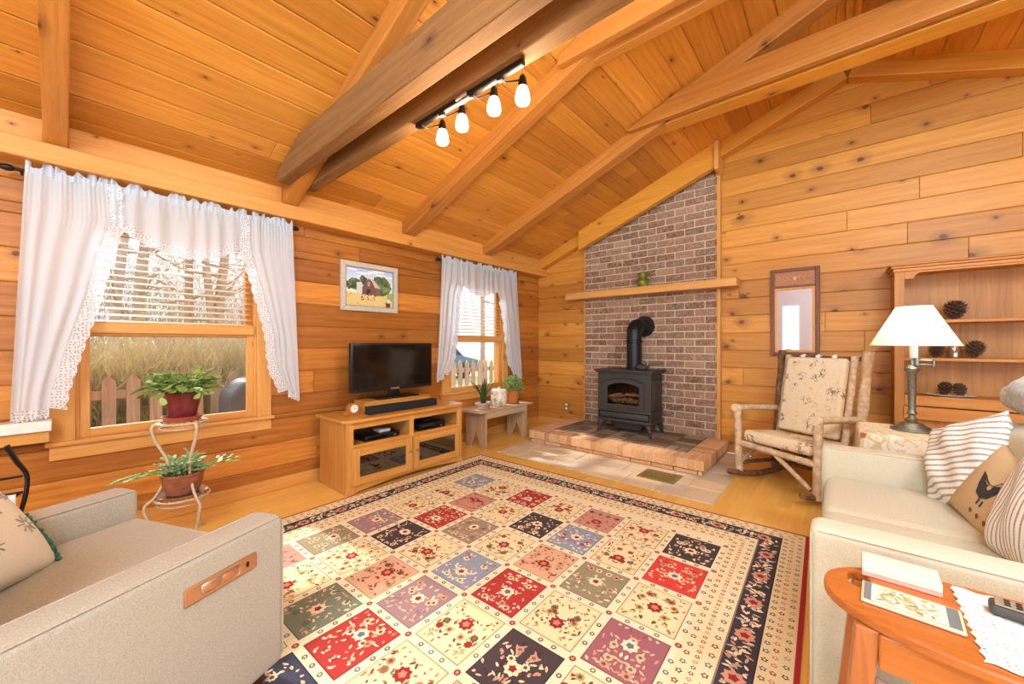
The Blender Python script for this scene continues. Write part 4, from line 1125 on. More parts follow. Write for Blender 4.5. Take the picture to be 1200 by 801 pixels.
# ================================================================== stove on the hearth
HT = .1445
def stove():
    cx, y0, y1 = 1.572, -.53, -.155; w = .30
    t = empty('gas_stove', (cx, (y0+y1)/2, HT), 'black cast iron stove with arched glass door and elbow pipe on the hearth', 'stove')
    zb, zt = HT+.135, HT+.685
    I = M['iron']
    mb = MB()   # hollow body: back, sides, floor, top plates
    mb.box(cx-w, cx+w, y1-.02, y1, zb, zt); mb.box(cx-w, cx-w+.03, y0+.02, y1-.02, zb, zt); mb.box(cx+w-.03, cx+w, y0+.02, y1-.02, zb, zt)
    mb.box(cx-w+.03, cx+w-.03, y0+.02, y1-.02, zb, zb+.02); mb.box(cx-w+.03, cx+w-.03, y0+.02, y1-.02, zt-.02, zt)
    body = mb.build('body', I, t, bevel=.004)
    mb = MB(); mb.rbox(cx-w-.03, cx+w+.03, y0-.025, y1+.01, zt, zt+.016, .006, 2); mb.rbox(cx-w-.045, cx+w+.045, y0-.04, y1+.015, zt+.016, zt+.04, .009, 3); mb.build('top_plate', I, t, smooth=40)
    mb = MB(); mb.rbox(cx-w-.015, cx+w+.015, y0-.012, y1+.005, zb+.0, zb+.035, .008, 2); mb.rbox(cx-w-.012, cx+w+.012, y0-.010, y1, zb+.115, zb+.14, .006, 2); mb.build('skirt', I, t, smooth=40)
    # front face with arched opening
    def arch(hw, z0, z1, rise, n=14):
        return [(cx+hw, z0)] + [(cx+hw-2*hw*i/n, z1+rise*(1-(2*i/n-1)**2)) for i in range(n+1)] + [(cx-hw, z0)]
    def frame(outer, inner, ya, yb):
        mb = MB(); n = len(outer)
        V = [(x, ya, z) for x, z in outer]+[(x, ya, z) for x, z in inner]+[(x, yb, z) for x, z in outer]+[(x, yb, z) for x, z in inner]
        F = []
        for i in range(n):
            j = (i+1) % n; F += [(i, j, n+j, n+i), (2*n+j, 2*n+i, 3*n+i, 3*n+j), (i, 2*n+i, 2*n+j, j), (n+j, 3*n+j, 3*n+i, n+i)]
        return mb._add(V, F)
    def rectlike(hw, z0, z1, n=14): return [(cx+hw, z0)]+[(cx+hw-2*hw*i/n, z1) for i in range(n+1)]+[(cx-hw, z0)]
    fr = frame(rectlike(w, zb+.14, zt), arch(.215, zb+.185, zt-.13, .05), y0, y0+.022).build('front_plate', I, t, smooth=30)
    mb = MB(); mb.tube([(x, y0-.006, z) for x, z in arch(.255, zb+.16, zt-.105, .058, 24)[1:-1]], .009, 8); mb.build('arch_molding', I, t, smooth=60)
    d = frame(arch(.235, zb+.165, zt-.118, .056), arch(.188, zb+.20, zt-.15, .046), y0-.014, y0+.004).build('door', I, t, smooth=30)
    mb = MB(); a = arch(.19, zb+.198, zt-.149, .046); mb.prism([(z, x) for x, z in a], 1, y0-.002, y0+.001)
    mb.build('door_glass', glass('stove_glass', (225,215,205), .12, .0), d)
    mb = MB(); mb.rbox(cx-.285, cx+.285, y0-.012, y0+.02, zb+.045, zb+.108, .006, 2); mb.build('ash_panel', I, t, smooth=40)
    mb = MB(); mb.prism([(zb+.0, cx-.2), (zb+.0, cx+.2), (zb-.09, cx+.14), (zb-.09, cx-.14)], 1, y0+.1, y1-.05); mb.build('under_tray', I, t)
    for s in (-1, 1):   # raised side panels
        mb = MB(); xs = cx+s*w; mb.rbox(min(xs, xs+s*.012), max(xs, xs+s*.012), y0+.05, y1-.05, zb+.18, zt-.06, .005, 2); mb.rbox(min(xs, xs+s*.018), max(xs, xs+s*.018), y0+.09, y1-.09, zb+.22, zt-.10, .006, 2)
        mb.rbox(min(xs, xs+s*.014), max(xs, xs+s*.014), y0-.004, y0+.03, zb+.03, zt-.0, .006, 2)
        mb.build('side_panel', I, t, smooth=40)
    for s in (-1, 1):
        for yy, sy in ((y0+.02, -1), (y1-.03, 1)):
            mb = MB(); bx = cx+s*(w-.025)
            pts = [(bx-s*.03, yy-sy*.03, zb+.004), (bx, yy, zb-.02), (bx+s*.018, yy+sy*.014, zb-.06), (bx+s*.022, yy+sy*.018, zb-.105), (bx+s*.038, yy+sy*.03, HT+.006)]
            mb.tube(tube_path(pts, 5), [lerp(.045, .013, (i/20)**.7) for i in range(21)], 10); mb.build('leg', I, t, smooth=60)
    # gas logs and grate
    lg = plain('charred_log', (206,170,138), .9, noise=.6, nscale=30, bump=.4)
    mb = MB()
    for k in range(9):
        x = cx-.15+.3*R.random(); z = zb+.215+.1*R.random()*(k > 3); a = R.uniform(-.9, .9)
        L_ = R.uniform(.06, .12); mb.tube([(x-L_*math.cos(a), y0+.08+.1*R.random(), z-.3*L_*math.sin(a)), (x, y0+.09, z+.012), (x+L_*math.cos(a), y0+.10+.1*R.random(), z+.6*L_*math.sin(a)+.02)], [.016, .022, .014], 8)
    mb.build('gas_log', lg, t, smooth=60)
    mb = MB(); z_ = zb+.2
    for k in range(7): mb.tube([(cx-.15+k*.05, y0+.05, z_+.035), (cx-.15+k*.05, y0+.05, z_-.005), (cx-.15+k*.05, y0+.2, z_-.005)], .005, 6)
    mb.build('grate', I, t)
    mb = MB()
    for k in range(6): mb.rbox(cx-.27+.09*k+.003, cx-.27+.09*(k+1)-.003, y1-.035, y1-.0205, zb+.03, zt-.03, .003, 1)
    for k in range(5):
        for s in (-1, 1): mb.rbox(cx+s*.27-.014, cx+s*.27+.014 if s < 0 else cx+.2699, y0+.06, y1-.04, zb+.03+.1*k, zb+.12+.1*k, .004, 1)
    mb.build('firebrick', plain('fire_brick', (62,48,40), .9, noise=.4, nscale=30), t)
    # flue
    px, py, r = 1.615, -.33, .083; zt2 = zt+.04
    zc = 1.372; rb = .115
    pts = [(px, py, zt2+.001), (px, py, zt2+.06), (px, py, zc-rb)] + [(px, py+rb-rb*math.cos(a), zc-rb+rb*math.sin(a)) for a in [PI/2*i/10 for i in range(1, 11)]] + [(px, -.04, zc)]
    mb = MB(); mb.tube(pts, r, 28); fl_ = mb.build('flue_pipe', M['iron2'], t, smooth=45)
    mb = MB(); mb.lathe([(r+.02, 0), (r+.02, .012), (r+.004, .02), (r+.004, .03)], (px, py, zt2+.0005), 28)
    mb.lathe([(r+.001, .30), (r+.007, .305), (r+.007, .33), (r+.001, .335)], (px, py, zt2), 28); mb.build('pipe_collar', M['iron2'], t, smooth=45)
    for k in range(1, 4):
        a = PI/2*k/4; c_ = Vector((px, py+rb-rb*math.cos(a), zc-rb+rb*math.sin(a))); dv = Vector((0, math.sin(a), math.cos(a)))
        mb = MB(); mb.tube([c_-dv*.006, c_+dv*.006], r+.004, 28); mb.build('elbow_seam', M['iron2'], fl_, smooth=45)
    mb = MB(); mb.tube([(px, -.036, zc), (px, -.062, zc)], [r+.045, r+.035], 32); mb.build('wall_collar', M['iron2'], t, smooth=45)
stove()
# kettle on the stove
c = (1.735, -.41, HT+.7255)
t = empty('kettle', c, 'small black cast iron kettle on the stove top beside the pipe', 'kettle')
mb = MB(); mb.lathe([(.05, 0), (.06, .004), (.068, .02), (.066, .04), (.058, .052), (.04, .056), (.001, .057)], c, 28); mb.build('body', M['iron'], t, smooth=50)
mb = MB(); mb.lathe([(.04, .0565), (.038, .061), (.012, .064), (.008, .07), (.011, .076), (.001, .079)], c, 20); mb.build('lid', M['iron'], t, smooth=50)
mb = MB(); mb.tube([(c[0]+.05, c[1]-.01, c[2]+.02), (c[0]+.08, c[1]-.015, c[2]+.04), (c[0]+.095, c[1]-.018, c[2]+.066)], [.016, .011, .008], 10); mb.build('spout', M['iron'], t, smooth=50)
mb = MB(); mb.tube([(c[0]-.05, c[1], c[2]+.045)] + [(c[0]-.052*math.cos(a), c[1], c[2]+.06+.045*math.sin(a)) for a in [PI*i/10 for i in range(1, 10)]] + [(c[0]+.05, c[1], c[2]+.045)], .004, 8); mb.build('handle', M['iron'], t, smooth=50)
# green pitcher on the mantel
c = (1.632, -.12, 1.8365)
n = NT('olive_glaze'); v = n.noise(n.coord(), 28, 4)
M['olive'] = n.fin(n.mix(n.ramp(v, [(.35, 0), (.65, 1)]), s2l((70,74,20)), s2l((150,142,50))), .22, 0, .5)
t = empty('pitcher', c, 'olive green glazed pitcher standing on the mantel', 'pitcher')
mb = MB(); mb.lathe([(.05, 0), (.058, .006), (.066, .05), (.06, .095), (.043, .125), (.04, .14), (.05, .168), (.046, .168), (.036, .14), (.001, .13)], c, 28); mb.build('body', M['olive'], t, smooth=50)
mb = MB(); mb.tube(tube_path([(c[0]+.04, c[1], c[2]+.155), (c[0]+.075, c[1], c[2]+.165), (c[0]+.093, c[1], c[2]+.12), (c[0]+.08, c[1], c[2]+.075), (c[0]+.06, c[1], c[2]+.06)], 5), .007, 8); mb.build('handle', M['olive'], t, smooth=60)
mb = MB(); mb.tube([(c[0]-.035, c[1], c[2]+.14), (c[0]-.055, c[1], c[2]+.168), (c[0]-.06, c[1], c[2]+.172)], [.016, .012, .006], 10); mb.build('spout', M['olive'], t, smooth=60)

# ================================================================== floor register, outlet
t = empty('floor_vent', (2.215, -1.225, .0025), 'brown brass floor vent set in the slate before the hearth', 'vent')
mb = MB(); x0, x1, y0, y1 = 2.06, 2.372, -1.352, -1.095; z = .0025
for b in ((x0, x1, y0, y0+.02), (x0, x1, y1-.02, y1), (x0, x0+.02, y0+.02, y1-.02), (x1-.02, x1, y0+.02, y1-.02)): mb.box(*b, z, z+.006)
mb.build('frame', M['brass'], t)
mb = MB(); mb.box(x0+.02, x1-.02, y0+.02, y1-.02, z, z+.0012); mb.build('well', M['bracket'], t)
mb = MB()
for k in range(15):
    x = x0+.02+(x1-x0-.04)*(k+.5)/15; mb.box(x-.0045, x+.0045, y0+.02, y1-.02, z+.0013, z+.005)
for k in range(5):
    y = y0+.02+(y1-y0-.04)*(k+.5)/5; mb.box(x0+.02, x1-.02, y-.004, y+.004, z+.0013, z+.0048)
mb.build('grille', M['brass'], t)
t = empty('wall_outlet', (.495, -.001, .28), 'small brass outlet plate low on the wall left of the hearth', 'outlet')
mb = MB(); mb.rbox(.455, .535, -.008, -.0005, .225, .34, .003, 2); mb.build('cover_plate', M['brass'], t, smooth=40)
mb = MB()
for z in (.255, .308): mb.rbox(.478, .512, -.012, -.007, z-.014, z+.014, .003, 2)
mb.build('socket', M['whitepaint'], t, smooth=40)

# ================================================================== mirror
def mirror():
    x0, x1, z0, z1 = 2.893, 3.278, 1.045, 1.892; y = -.004
    t = empty('wall_mirror', ((x0+x1)/2, y, z0), 'dark wood framed mirror with carved top panel above the rocking chair', 'mirror')
    w = .034
    mb = MB(); mb.box(x0, x0+w, y-.03, y, z0, z1); mb.box(x1-w, x1, y-.03, y, z0, z1); mb.box(x0+w, x1-w, y-.03, y, z0, z0+w); mb.box(x0+w, x1-w, y-.03, y, z1-.03, z1); mb.box(x0+w, x1-w, y-.028, y, z1-.185, z1-.165)
    mb.build('frame', M['frame_dark'], t, bevel=.004)
    mb = MB(); mb.box(x0+w, x1-w, y-.012, y, z1-.165, z1-.03); cp = mb.build('carved_panel', plain('carved_wood', (176,112,72), .5, noise=.2, nscale=50), t)
    mb = MB(); xm = (x0+x1)/2; zm = z1-.0975
    for s in (-1, 1):
        pts = [(xm+s*(.012+.13*i/30), y-.014, zm+.028*math.sin(i/30*PI*2.5)) for i in range(31)]; mb.tube(pts, .006, 6)
        for q in (.04, .085, .125):
            cx = xm+s*q; mb.tube([(cx+.02*math.cos(a)*(1-a/8), y-.014, zm+.02*math.sin(a)*(1-a/8)) for a in [i*.5 for i in range(12)]], .004, 6)
    mb.ball((xm, y-.013, zm), .018, .008, .024)
    mb.build('carving', plain('gilded_carving', (214,160,110), .45, noise=.15, nscale=60), cp, smooth=60)
    mb = MB(); a, b, c_, d = x0+w, x1-w, z0+w, z1-.185
    g = .022
    mb.box(a, a+g, y-.022, y-.006, c_, d); mb.box(b-g, b, y-.022, y-.006, c_, d); mb.box(a+g, b-g, y-.022, y-.006, c_, c_+g); mb.box(a+g, b-g, y-.022, y-.006, d-g, d)
    mb.build('gold_inner_frame', M['trim_z'], t, bevel=.003)
    mb = MB(); mb.box(a, b, y-.010, y-.004, c_, d); n = NT('mirror_silver'); n.fin(s2l((222,214,214)), .03, 1.0); mb.build('mirror_glass', n.m, t)
mirror()

# ================================================================== hutch
def hutch():
    x0, x1, yf, zt = 3.748, 5.05, -.30, 1.79
    t = empty('hutch', ((x0+x1)/2, yf/2, 0), 'honey pine open hutch with shelves behind the sofa', 'hutch')
    X, Z_ = M['hutch_x'], M['hutch_z']
    y1 = -.003
    mb = MB(); mb.box(x0+.004, x0+.024, yf+.02, y1, .1, zt-.06); mb.box(x1-.024, x1-.004, yf+.02, y1, .1, zt-.06); mb.build('side_panel', Z_, t)
    mb = MB(); k = 0; x = x0+.024
    while x < x1-.03:
        xe = min(x+.09, x1-.024); mb.box(x, xe, y1-.012, y1, .1, zt-.06); x = xe
    mb.build('back_panel', Z_, t)
    [MB().box(p, p+.058, yf, yf+.02, .1, zt-.06).build('face_stile', Z_, t, bevel=.003) for p in (x0, x1-.058)]
    # shaped head rail
    zr = 1.715; pts = [(x0+.058, zt-.06), (x0+.058, zr-.045)] + [(x0+.058+.05+.03*i/6, zr-.045+.045*(i/6)**.6) for i in range(7)] + [(x1-.058-.08+.03*i/6, zr-.045*(i/6)**1.6) for i in range(7)] + [(x1-.058, zr-.045), (x1-.058, zt-.06)]
    mb = MB(); mb.prism([(z, x) for x, z in pts], 1, yf, yf+.02); mb.build('head_rail', X, t, bevel=.002)
    mb = MB(); mb.box(x0-.008, x1+.008, yf-.008, y1, zt-.06, zt-.035); mb.box(x0-.02, x1+.02, yf-.02, y1, zt-.035, zt-.015); mb.box(x0-.032, x1+.032, yf-.032, y1, zt-.015, zt); mb.build('crown', X, t, bevel=.005)
    for z in (1.345, 1.052): mb = MB(); mb.box(x0+.0245, x1-.0245, yf+.02, y1-.013, z-.024, z); mb.build('shelf', X, t, bevel=.004)
    mb = MB(); mb.box(x0+.0245, x1-.0245, yf+.021, y1-.013, .732, .755); mb.build('shelf', X, t, bevel=.004)
    mb = MB(); mb.box(x0+.058, x1-.058, yf, yf+.02, .68, .757); mb.build('bottom_rail', X, t, bevel=.003)
    dr = MB(); dr.box(x0+.05, x1-.05, yf-.012, yf+.012, .575, .672); d = dr.build('drawer', X, t, bevel=.005)
    for x in (3.86, x1-.3): mb = MB(); mb.lathe([(.007, 0), (.006, .008), (.013, .016), (.013, .022), (.001, .026)], (0,0,0), 16); mb.M = Matrix.Identity(4); mb.v = [(x+a, yf-.012-c_, .655+b) for a, b, c_ in mb.v]; mb.build('knob', X, d, smooth=50)
    mb = MB(); mb.box(x0+.03, x1-.03, yf+.04, yf+.055, .1, .575); mb.build('lower_panel', Z_, t)
    mb = MB(); mb.box(x0+.01, x1-.01, yf+.03, y1, .0, .1); mb.build('plinth', X, t)
hutch()
M['cone'] = plain('pinecone_brown', (92,62,42), .75, noise=.4, nscale=60)
def pinecone(c, r, h, tilt, az, lab):
    t = empty('pinecone', c, lab, 'pinecone', 'pinecones in the hutch')
    T = Matrix.Translation((c[0], c[1], c[2]+ (r*.55 if tilt > .5 else 0.0))) @ Matrix.Rotation(az, 4, 'Z') @ Matrix.Rotation(tilt, 4, 'X')
    mb = MB(); mb.M = T; mb.lathe([(r*.25, 0), (r*.34, h*.3), (r*.2, h*.8), (.001, h*.95)], (0,0,0), 10); mb.build('core', M['cone'], t)
    mb = MB(); mb.M = T; N = 62
    for i in range(N):
        q = i/N; a = i*2.39996; z = h*(.06+.9*q); rr = r*(math.sin(PI*(.16+.80*q))**.8); up = .25+1.0*q
        d = Vector((math.cos(a), math.sin(a), 0)); s = Vector((-math.sin(a), math.cos(a), 0)); b0 = d*rr*.25 + Vector((0,0,z)); tip = d*rr + Vector((0, 0, z+rr*.55*up+.004)); w = rr*.24
        nn = Vector((0,0,1))*.006*(r/.06)
        m_ = b0.lerp(tip, .75)
        V = [b0-s*w*.4, m_-s*w, tip, m_+s*w, b0+s*w*.4]
        vs = [v for v in V]+[v+nn for v in V]
        mb._add(vs, [(0,1,2,3,4), (9,8,7,6,5)]+[(k, k+5, (k+1) % 5+5, (k+1) % 5) for k in range(5)])
    mb.build('scale', M['cone'], t)
pinecone((4.085, -.17, 1.346), .068, .135, .12, .3, 'large open pinecone alone on the top shelf of the hutch')
pinecone((3.985, -.18, 1.053), .05, .10, .15, 1.0, 'small pinecone on the middle shelf just right of the lamp sleeve')
pinecone((4.175, -.18, 1.053), .056, .125, .2, 2.0, 'pinecone on the middle shelf beside the glass jar')
c = (4.06, -.17, .7555)
t = empty('white_dish', c, 'flat white oval dish under the pinecones on the bottom shelf', 'dish')
mb = MB(); mb.lathe([(.09, 0), (.1, .004), (.14, .012), (.142, .015), (.135, .015), (.09, .006), (.001, .006)], c, 36, sx=1, sy=.7); mb.build('plate', M['whitepaint'], t, smooth=40)
pinecone((4.02, -.175, .763), .046, .10, .35, .9, 'left pinecone in the white dish on the bottom shelf')
pinecone((4.125, -.17, .763), .042, .095, -.45, .4, 'right pinecone in the white dish on the bottom shelf')
c = (4.085, -.17, 1.0525)
t = empty('glass_jar', c, 'small clear glass jar on the middle shelf behind the lamp shade', 'jar')
mb = MB(); mb.lathe([(.036, 0), (.042, .004), (.044, .06), (.038, .078), (.038, .09)], c, 28); mb.build('body', glass('jar_glass', (236,232,222), .05, .9), t, smooth=40)
mb = MB(); mb.lathe([(.041, .0905), (.042, .093), (.042, .106), (.038, .11), (.001, .11)], c, 28); mb.build('lid', M['chrome'], t, smooth=40)

# ================================================================== lamp table, cloth, lamp
lx0, lx1, ly0, ly1, lz = 3.50, 3.955, -1.425, -.95, .615
t = empty('side_table', ((lx0+lx1)/2, (ly0+ly1)/2, 0), 'cloth covered side table between the rocking chair and the sofa', 'side table')
mb = MB(); mb.box(lx0+.01, lx1-.01, ly0+.01, ly1-.01, lz-.03, lz-.004); mb.build('tabletop', M['cherry'], t)
for x in (lx0+.04, lx1-.04):
    for y in (ly0+.04, ly1-.04): mb = MB(); mb.box(x-.018, x+.018, y-.018, y+.018, 0, lz-.03); mb.build('leg', M['cherry_z'], t)
def cloth():
    mb = MB(); cx, cy = (lx0+lx1)/2, (ly0+ly1)/2; hx, hy = (lx1-lx0)/2, (ly1-ly0)/2
    N = 120; prof = []
    def ring(q, e): # superellipse
        a = 2*PI*q; c_, s_ = math.cos(a), math.sin(a); p = .28
        return Vector((math.copysign(abs(c_)**p, c_), math.copysign(abs(s_)**p, s_), 0))
    lv = [(0.0, 0), (.5, 0), (.9, 0), (.97, -.001), (1.0, -.008), (1.01, -.03), (1.02, -.1), (1.03, -.2), (1.045, -.3), (1.055, -.4), (1.06, -.47)]
    vs = []; fs = []
    for r, dz in lv:
        for k in range(N):
            d = ring(k/N, 0); f = max(0, (-dz-.03))*2.2; wv = .012*f*math.sin(k/N*2*PI*19) + .008*f*math.sin(k/N*2*PI*7+1)
            vs.append((cx+d.x*(hx*r+wv), cy+d.y*(hy*r+wv), lz+dz))
    for i in range(len(lv)-1):
        for k in range(N): fs.append((i*N+k, i*N+(k+1) % N, (i+1)*N+(k+1) % N, (i+1)*N+k))
    mb._add(vs, fs)
    n = NT('cream_brocade'); v = n.voro(n.coord(), 34); f = n.noise(n.coord(), 18, 4, .6, 1.5)
    col = n.mix(n.ramp(f, [(.48, 0), (.56, .8)]), s2l((236,224,198)), s2l((206,180,134))); n.bump(f, .3, .004)
    m = n.fin(col, .85, 0, .2)
    o = mb.build('tablecloth', m, smooth=180, loc=(cx, cy, lz)); tag(o, 'cream brocade tablecloth draped over the side table under the lamp', 'tablecloth')
cloth()
def lamp():
    x, y, z = 3.758, -1.15, lz+.001
    t = empty('table_lamp', (x, y, z), 'antique pewter swing arm table lamp with glowing white shade', 'lamp')
    P_ = M['pewter']
    mb = MB(); mb.lathe([(.098, 0), (.1, .006), (.098, .014), (.085, .018), (.083, .026), (.06, .036), (.052, .046), (.03, .054), (.001, .056)], (x, y, z), 40); mb.build('base', P_, t, smooth=40)
    mb = MB(); mb.lathe([(.018, .05), (.024, .06), (.026, .075), (.016, .085), (.015, .095), (.025, .11), (.018, .125), (.0175, .13), (.021, .36), (.026, .37), (.034, .376), (.036, .39), (.026, .40), (.012, .41), (.012, .445), (.001, .447)], (x, y, z), 24); mb.build('stem', P_, t, smooth=40)
    mb = MB()
    for dz in (.415, .44):
        mb.tube([(x, y, z+dz), (x+.09, y-.03, z+dz)], .005, 8); mb.tube([(x+.09, y-.03, z+dz), (x+.022, y+.0, z+dz+.008)], .004, 8)
    mb.tube([(x+.09, y-.03, z+.405), (x+.09, y-.03, z+.45)], .007, 10); mb.tube([(x+.022, y, z+.41), (x+.022, y, z+.455)], .016, 12); mb.build('swing_arm', P_, t, smooth=50)
    sx = x+.008
    mb = MB(); mb.lathe([(.019, .456), (.019, .56), (.015, .565), (.001, .565)], (sx, y, z), 20); mb.build('candle_sleeve', M['whitepaint'], t, smooth=40)
    n = NT('lit_lamp_shade'); n.fin(s2l((250,240,218)), .9, 0, .1, Emission_Color=s2l((255,238,206)), Emission_Strength=.3)
    tr = n.add('ShaderNodeBsdfTranslucent'); n.put(tr.inputs[0], s2l((255,240,212))); mx = n.add('ShaderNodeMixShader'); mx.inputs[0].default_value = .5
    n.l.new(n.b.outputs[0], mx.inputs[1]); n.l.new(tr.outputs[0], mx.inputs[2]); n.l.new(mx.outputs[0], n.out.inputs[0])
    mb = MB(); N = 48; zb, zt = z+.535, z+.775
    def f(u, v): a = 2*PI*u; r = lerp(.202, .082, v); return (sx+r*math.cos(a), y+r*math.sin(a), lerp(zb, zt, v))
    mb.grid(f, N, 8); mb.build('lamp_shade', n.m, t, smooth=180, merge=True)
    mb = MB(); mb.tube([(sx+.202*math.cos(2*PI*i/40), y+.202*math.sin(2*PI*i/40), zb) for i in range(41)], .004, 6, cap=False); mb.build('shade_rim', M['white_cloth'], t); mb = MB(); mb.tube([(sx+.082*math.cos(2*PI*i/40), y+.082*math.sin(2*PI*i/40), zt) for i in range(41)], .003, 6, cap=False)
    for k in range(3): a = 2*PI*k/3; mb.tube([(sx, y, zt-.01), (sx+.082*math.cos(a), y+.082*math.sin(a), zt)], .002, 6)
    mb.build('shade_spider', M['white_cloth'], t)
    mb = MB(); mb.ball((sx, y, z+.62), .03, .03, .04); mb.build('light_bulb', emit('warm_bulb', (255,226,180), 14), t, smooth=180)
    L = bpy.data.lights.new('lamp_light', 'POINT'); L.energy = 7; L.color = (1, .86, .62); L.shadow_soft_size = .05
    lo = bpy.data.objects.new('lamp_light', L); COL.objects.link(lo); lo.parent = t; lo.location = (.022, 0, .68)
lamp()

# ================================================================== rocking chair of peeled logs
def rocker():
    O = Vector((3.025, -.97)); e = Vector((.88, -.475)).normalized(); b = Vector((-e.y, e.x))  # s to the right, d backwards
    t = empty('rocking_chair', (O.x+b.x*.25, O.y+b.y*.25, 0), 'rustic log rocking chair with pinecone print cushions', 'rocking chair')
    def W(s, d, z): q = O+e*s+b*d; return Vector((q.x, q.y, z))
    def log(nm, pts, r, m=M['bark'], ends=True, par=t, seg=12):
        p = tube_path([W(*q) for q in pts], 6) if len(pts) > 2 else [W(*pts[0]).lerp(W(*pts[1]), i/10) for i in range(11)]
        rr = [r*(1+.06*math.sin(i*1.7)+R.uniform(-.04,.04)) for i in range(len(p))]
        mb = MB(); mb.tube(p, rr, seg); return mb.build(nm, m, par, smooth=50)
    def rk(s):
        zc = .028
        P = [(s, d, zc+.30*(d-.30)**2*1.05) for d in (-.14, 0, .15, .3, .45, .6, .75, .88)]
        p = tube_path([W(*q) for q in P], 5); mb = MB(); mb.tube(p, .024, 10, flat=1.0); mb.build('rocker_runner', M['bark_dark'], t, smooth=50)
    rk(-.29); rk(.29)
    for s in (-.31, .31):
        log('front_post', [(s*.98, 0, .045), (s, -.005, .32), (s*1.01, -.01, .61)], .029)
        mb = MB(); mb.tube([W(s*1.01, -.045, .612), W(s*1.01, -.012, .612)], .033, 14); mb.build('arm_end', M['logend'], t, smooth=50)
        log('arm_rest', [(s*1.01, -.012, .612), (s*1.02, .25, .60), (s*1.0, .55, .575)], .026)
        log('back_post', [(s*.96, .44, .05), (s*1.0, .50, .5), (s*1.04, .58, 1.10)], .034 if s > 0 else .029, M['bark'] if s > 0 else M['bark_dark'])
        log('inner_post', [(s*.80, .40, .28), (s*.80, .475, .65), (s*.80, .555, 1.06)], .024, M['bark'])
        log('side_rail', [(s, 0, .30), (s*.97, .46, .25)], .022)
        log('side_brace', [(s, .01, .14), (s*.98, .24, .27)], .017)
        log('side_stretcher', [(s, .0, .14), (s*.96, .45, .12)], .016, M['bark_dark'])
    log('front_rail', [(-.31, -.005, .315), (.31, -.005, .295)], .025)
    log('rear_rail', [(-.28, .46, .26), (.28, .46, .26)], .02)
    log('top_rail', [(-.30, .575, 1.045), (.31, .575, 1.04)], .018, M['bark_dark'])
    log('lower_back_rail', [(-.26, .5, .45), (.26, .5, .45)], .016)
    log('front_brace', [(.0, .0, .29), (.26, .0, .10)], .018)
    log('rear_stretcher', [(-.265, .44, .12), (.265, .44, .12)], .016, M['bark_dark'])
    # cushions
    n = NT('pinecone_print'); c = n.coord(); w = n.noise(c, 6, 2, .5, 0, 'Color')
    vv = n.add('ShaderNodeVectorMath', operation='MULTIPLY_ADD'); n.put(vv.inputs[0], w); vv.inputs[1].default_value = (.12, .12, .12); n.put(vv.inputs[2], c)
    cl_ = n.voro(vv.outputs[0], 8.5); lf = n.noise(vv.outputs[0], 46, 3, .6, .8); lf2 = n.noise(vv.outputs[0], 34, 2, .6, 2.0)
    m1 = n.math('MULTIPLY', n.ramp(cl_, [(.30, 1), (.42, 0)]), n.ramp(lf, [(.50, 0), (.56, 1)])); m2 = n.ramp(lf2, [(.60, 0), (.64, .5)])
    col = n.mix(m2, s2l((232,210,176)), s2l((196,160,118))); col = n.mix(m1, col, s2l((136,114,90)))
    m = n.fin(col, .9, 0, .2)
    def Mx(o, ux, uy, uz): return Matrix(((ux.x, uy.x, uz.x, o.x), (ux.y, uy.y, uz.y, o.y), (ux.z, uy.z, uz.z, o.z), (0, 0, 0, 1)))
    ex = Vector((e.x, e.y, 0)); bx = Vector((b.x, b.y, 0)); up = Vector((0, 0, 1))
    sd = (bx*1 - up*.09).normalized(); sn = ex.cross(sd)
    mb = MB(); mb.M = Mx(W(0, .225, .365), ex, sd, sn); mb.rbox(-.27, .27, -.235, .235, -.045, .05, .035, 4); mb.build('seat_cushion', m, t, smooth=60)
    bd = (up*1 + bx*.21).normalized(); bn = ex.cross(bd)
    mb = MB(); mb.M = Mx(W(0, .455, .725), ex, bd, bn); mb.rbox(-.228, .228, -.315, .325, -.03, .035, .026, 4); bc = mb.build('back_cushion', m, t, smooth=60)
    for s in (-.12, .0, .12):
        mb = MB(); mb.tube([W(s, .50, 1.02), W(s, .55, 1.068), W(s+.005, .605, 1.05), W(s+.008, .585, 1.005)], .011, 8, flat=.5); mb.ball(W(s, .535, 1.055), .02, .014, .014, 10, 6); mb.build('tie', M['white_cloth'], bc, smooth=60)
    mb = MB(); q = W(.265, -.13, .012); mb.rbox(q.x-.03, q.x+.02, q.y-.03, q.y+.02, .001, .02, .006, 2); 
rocker()

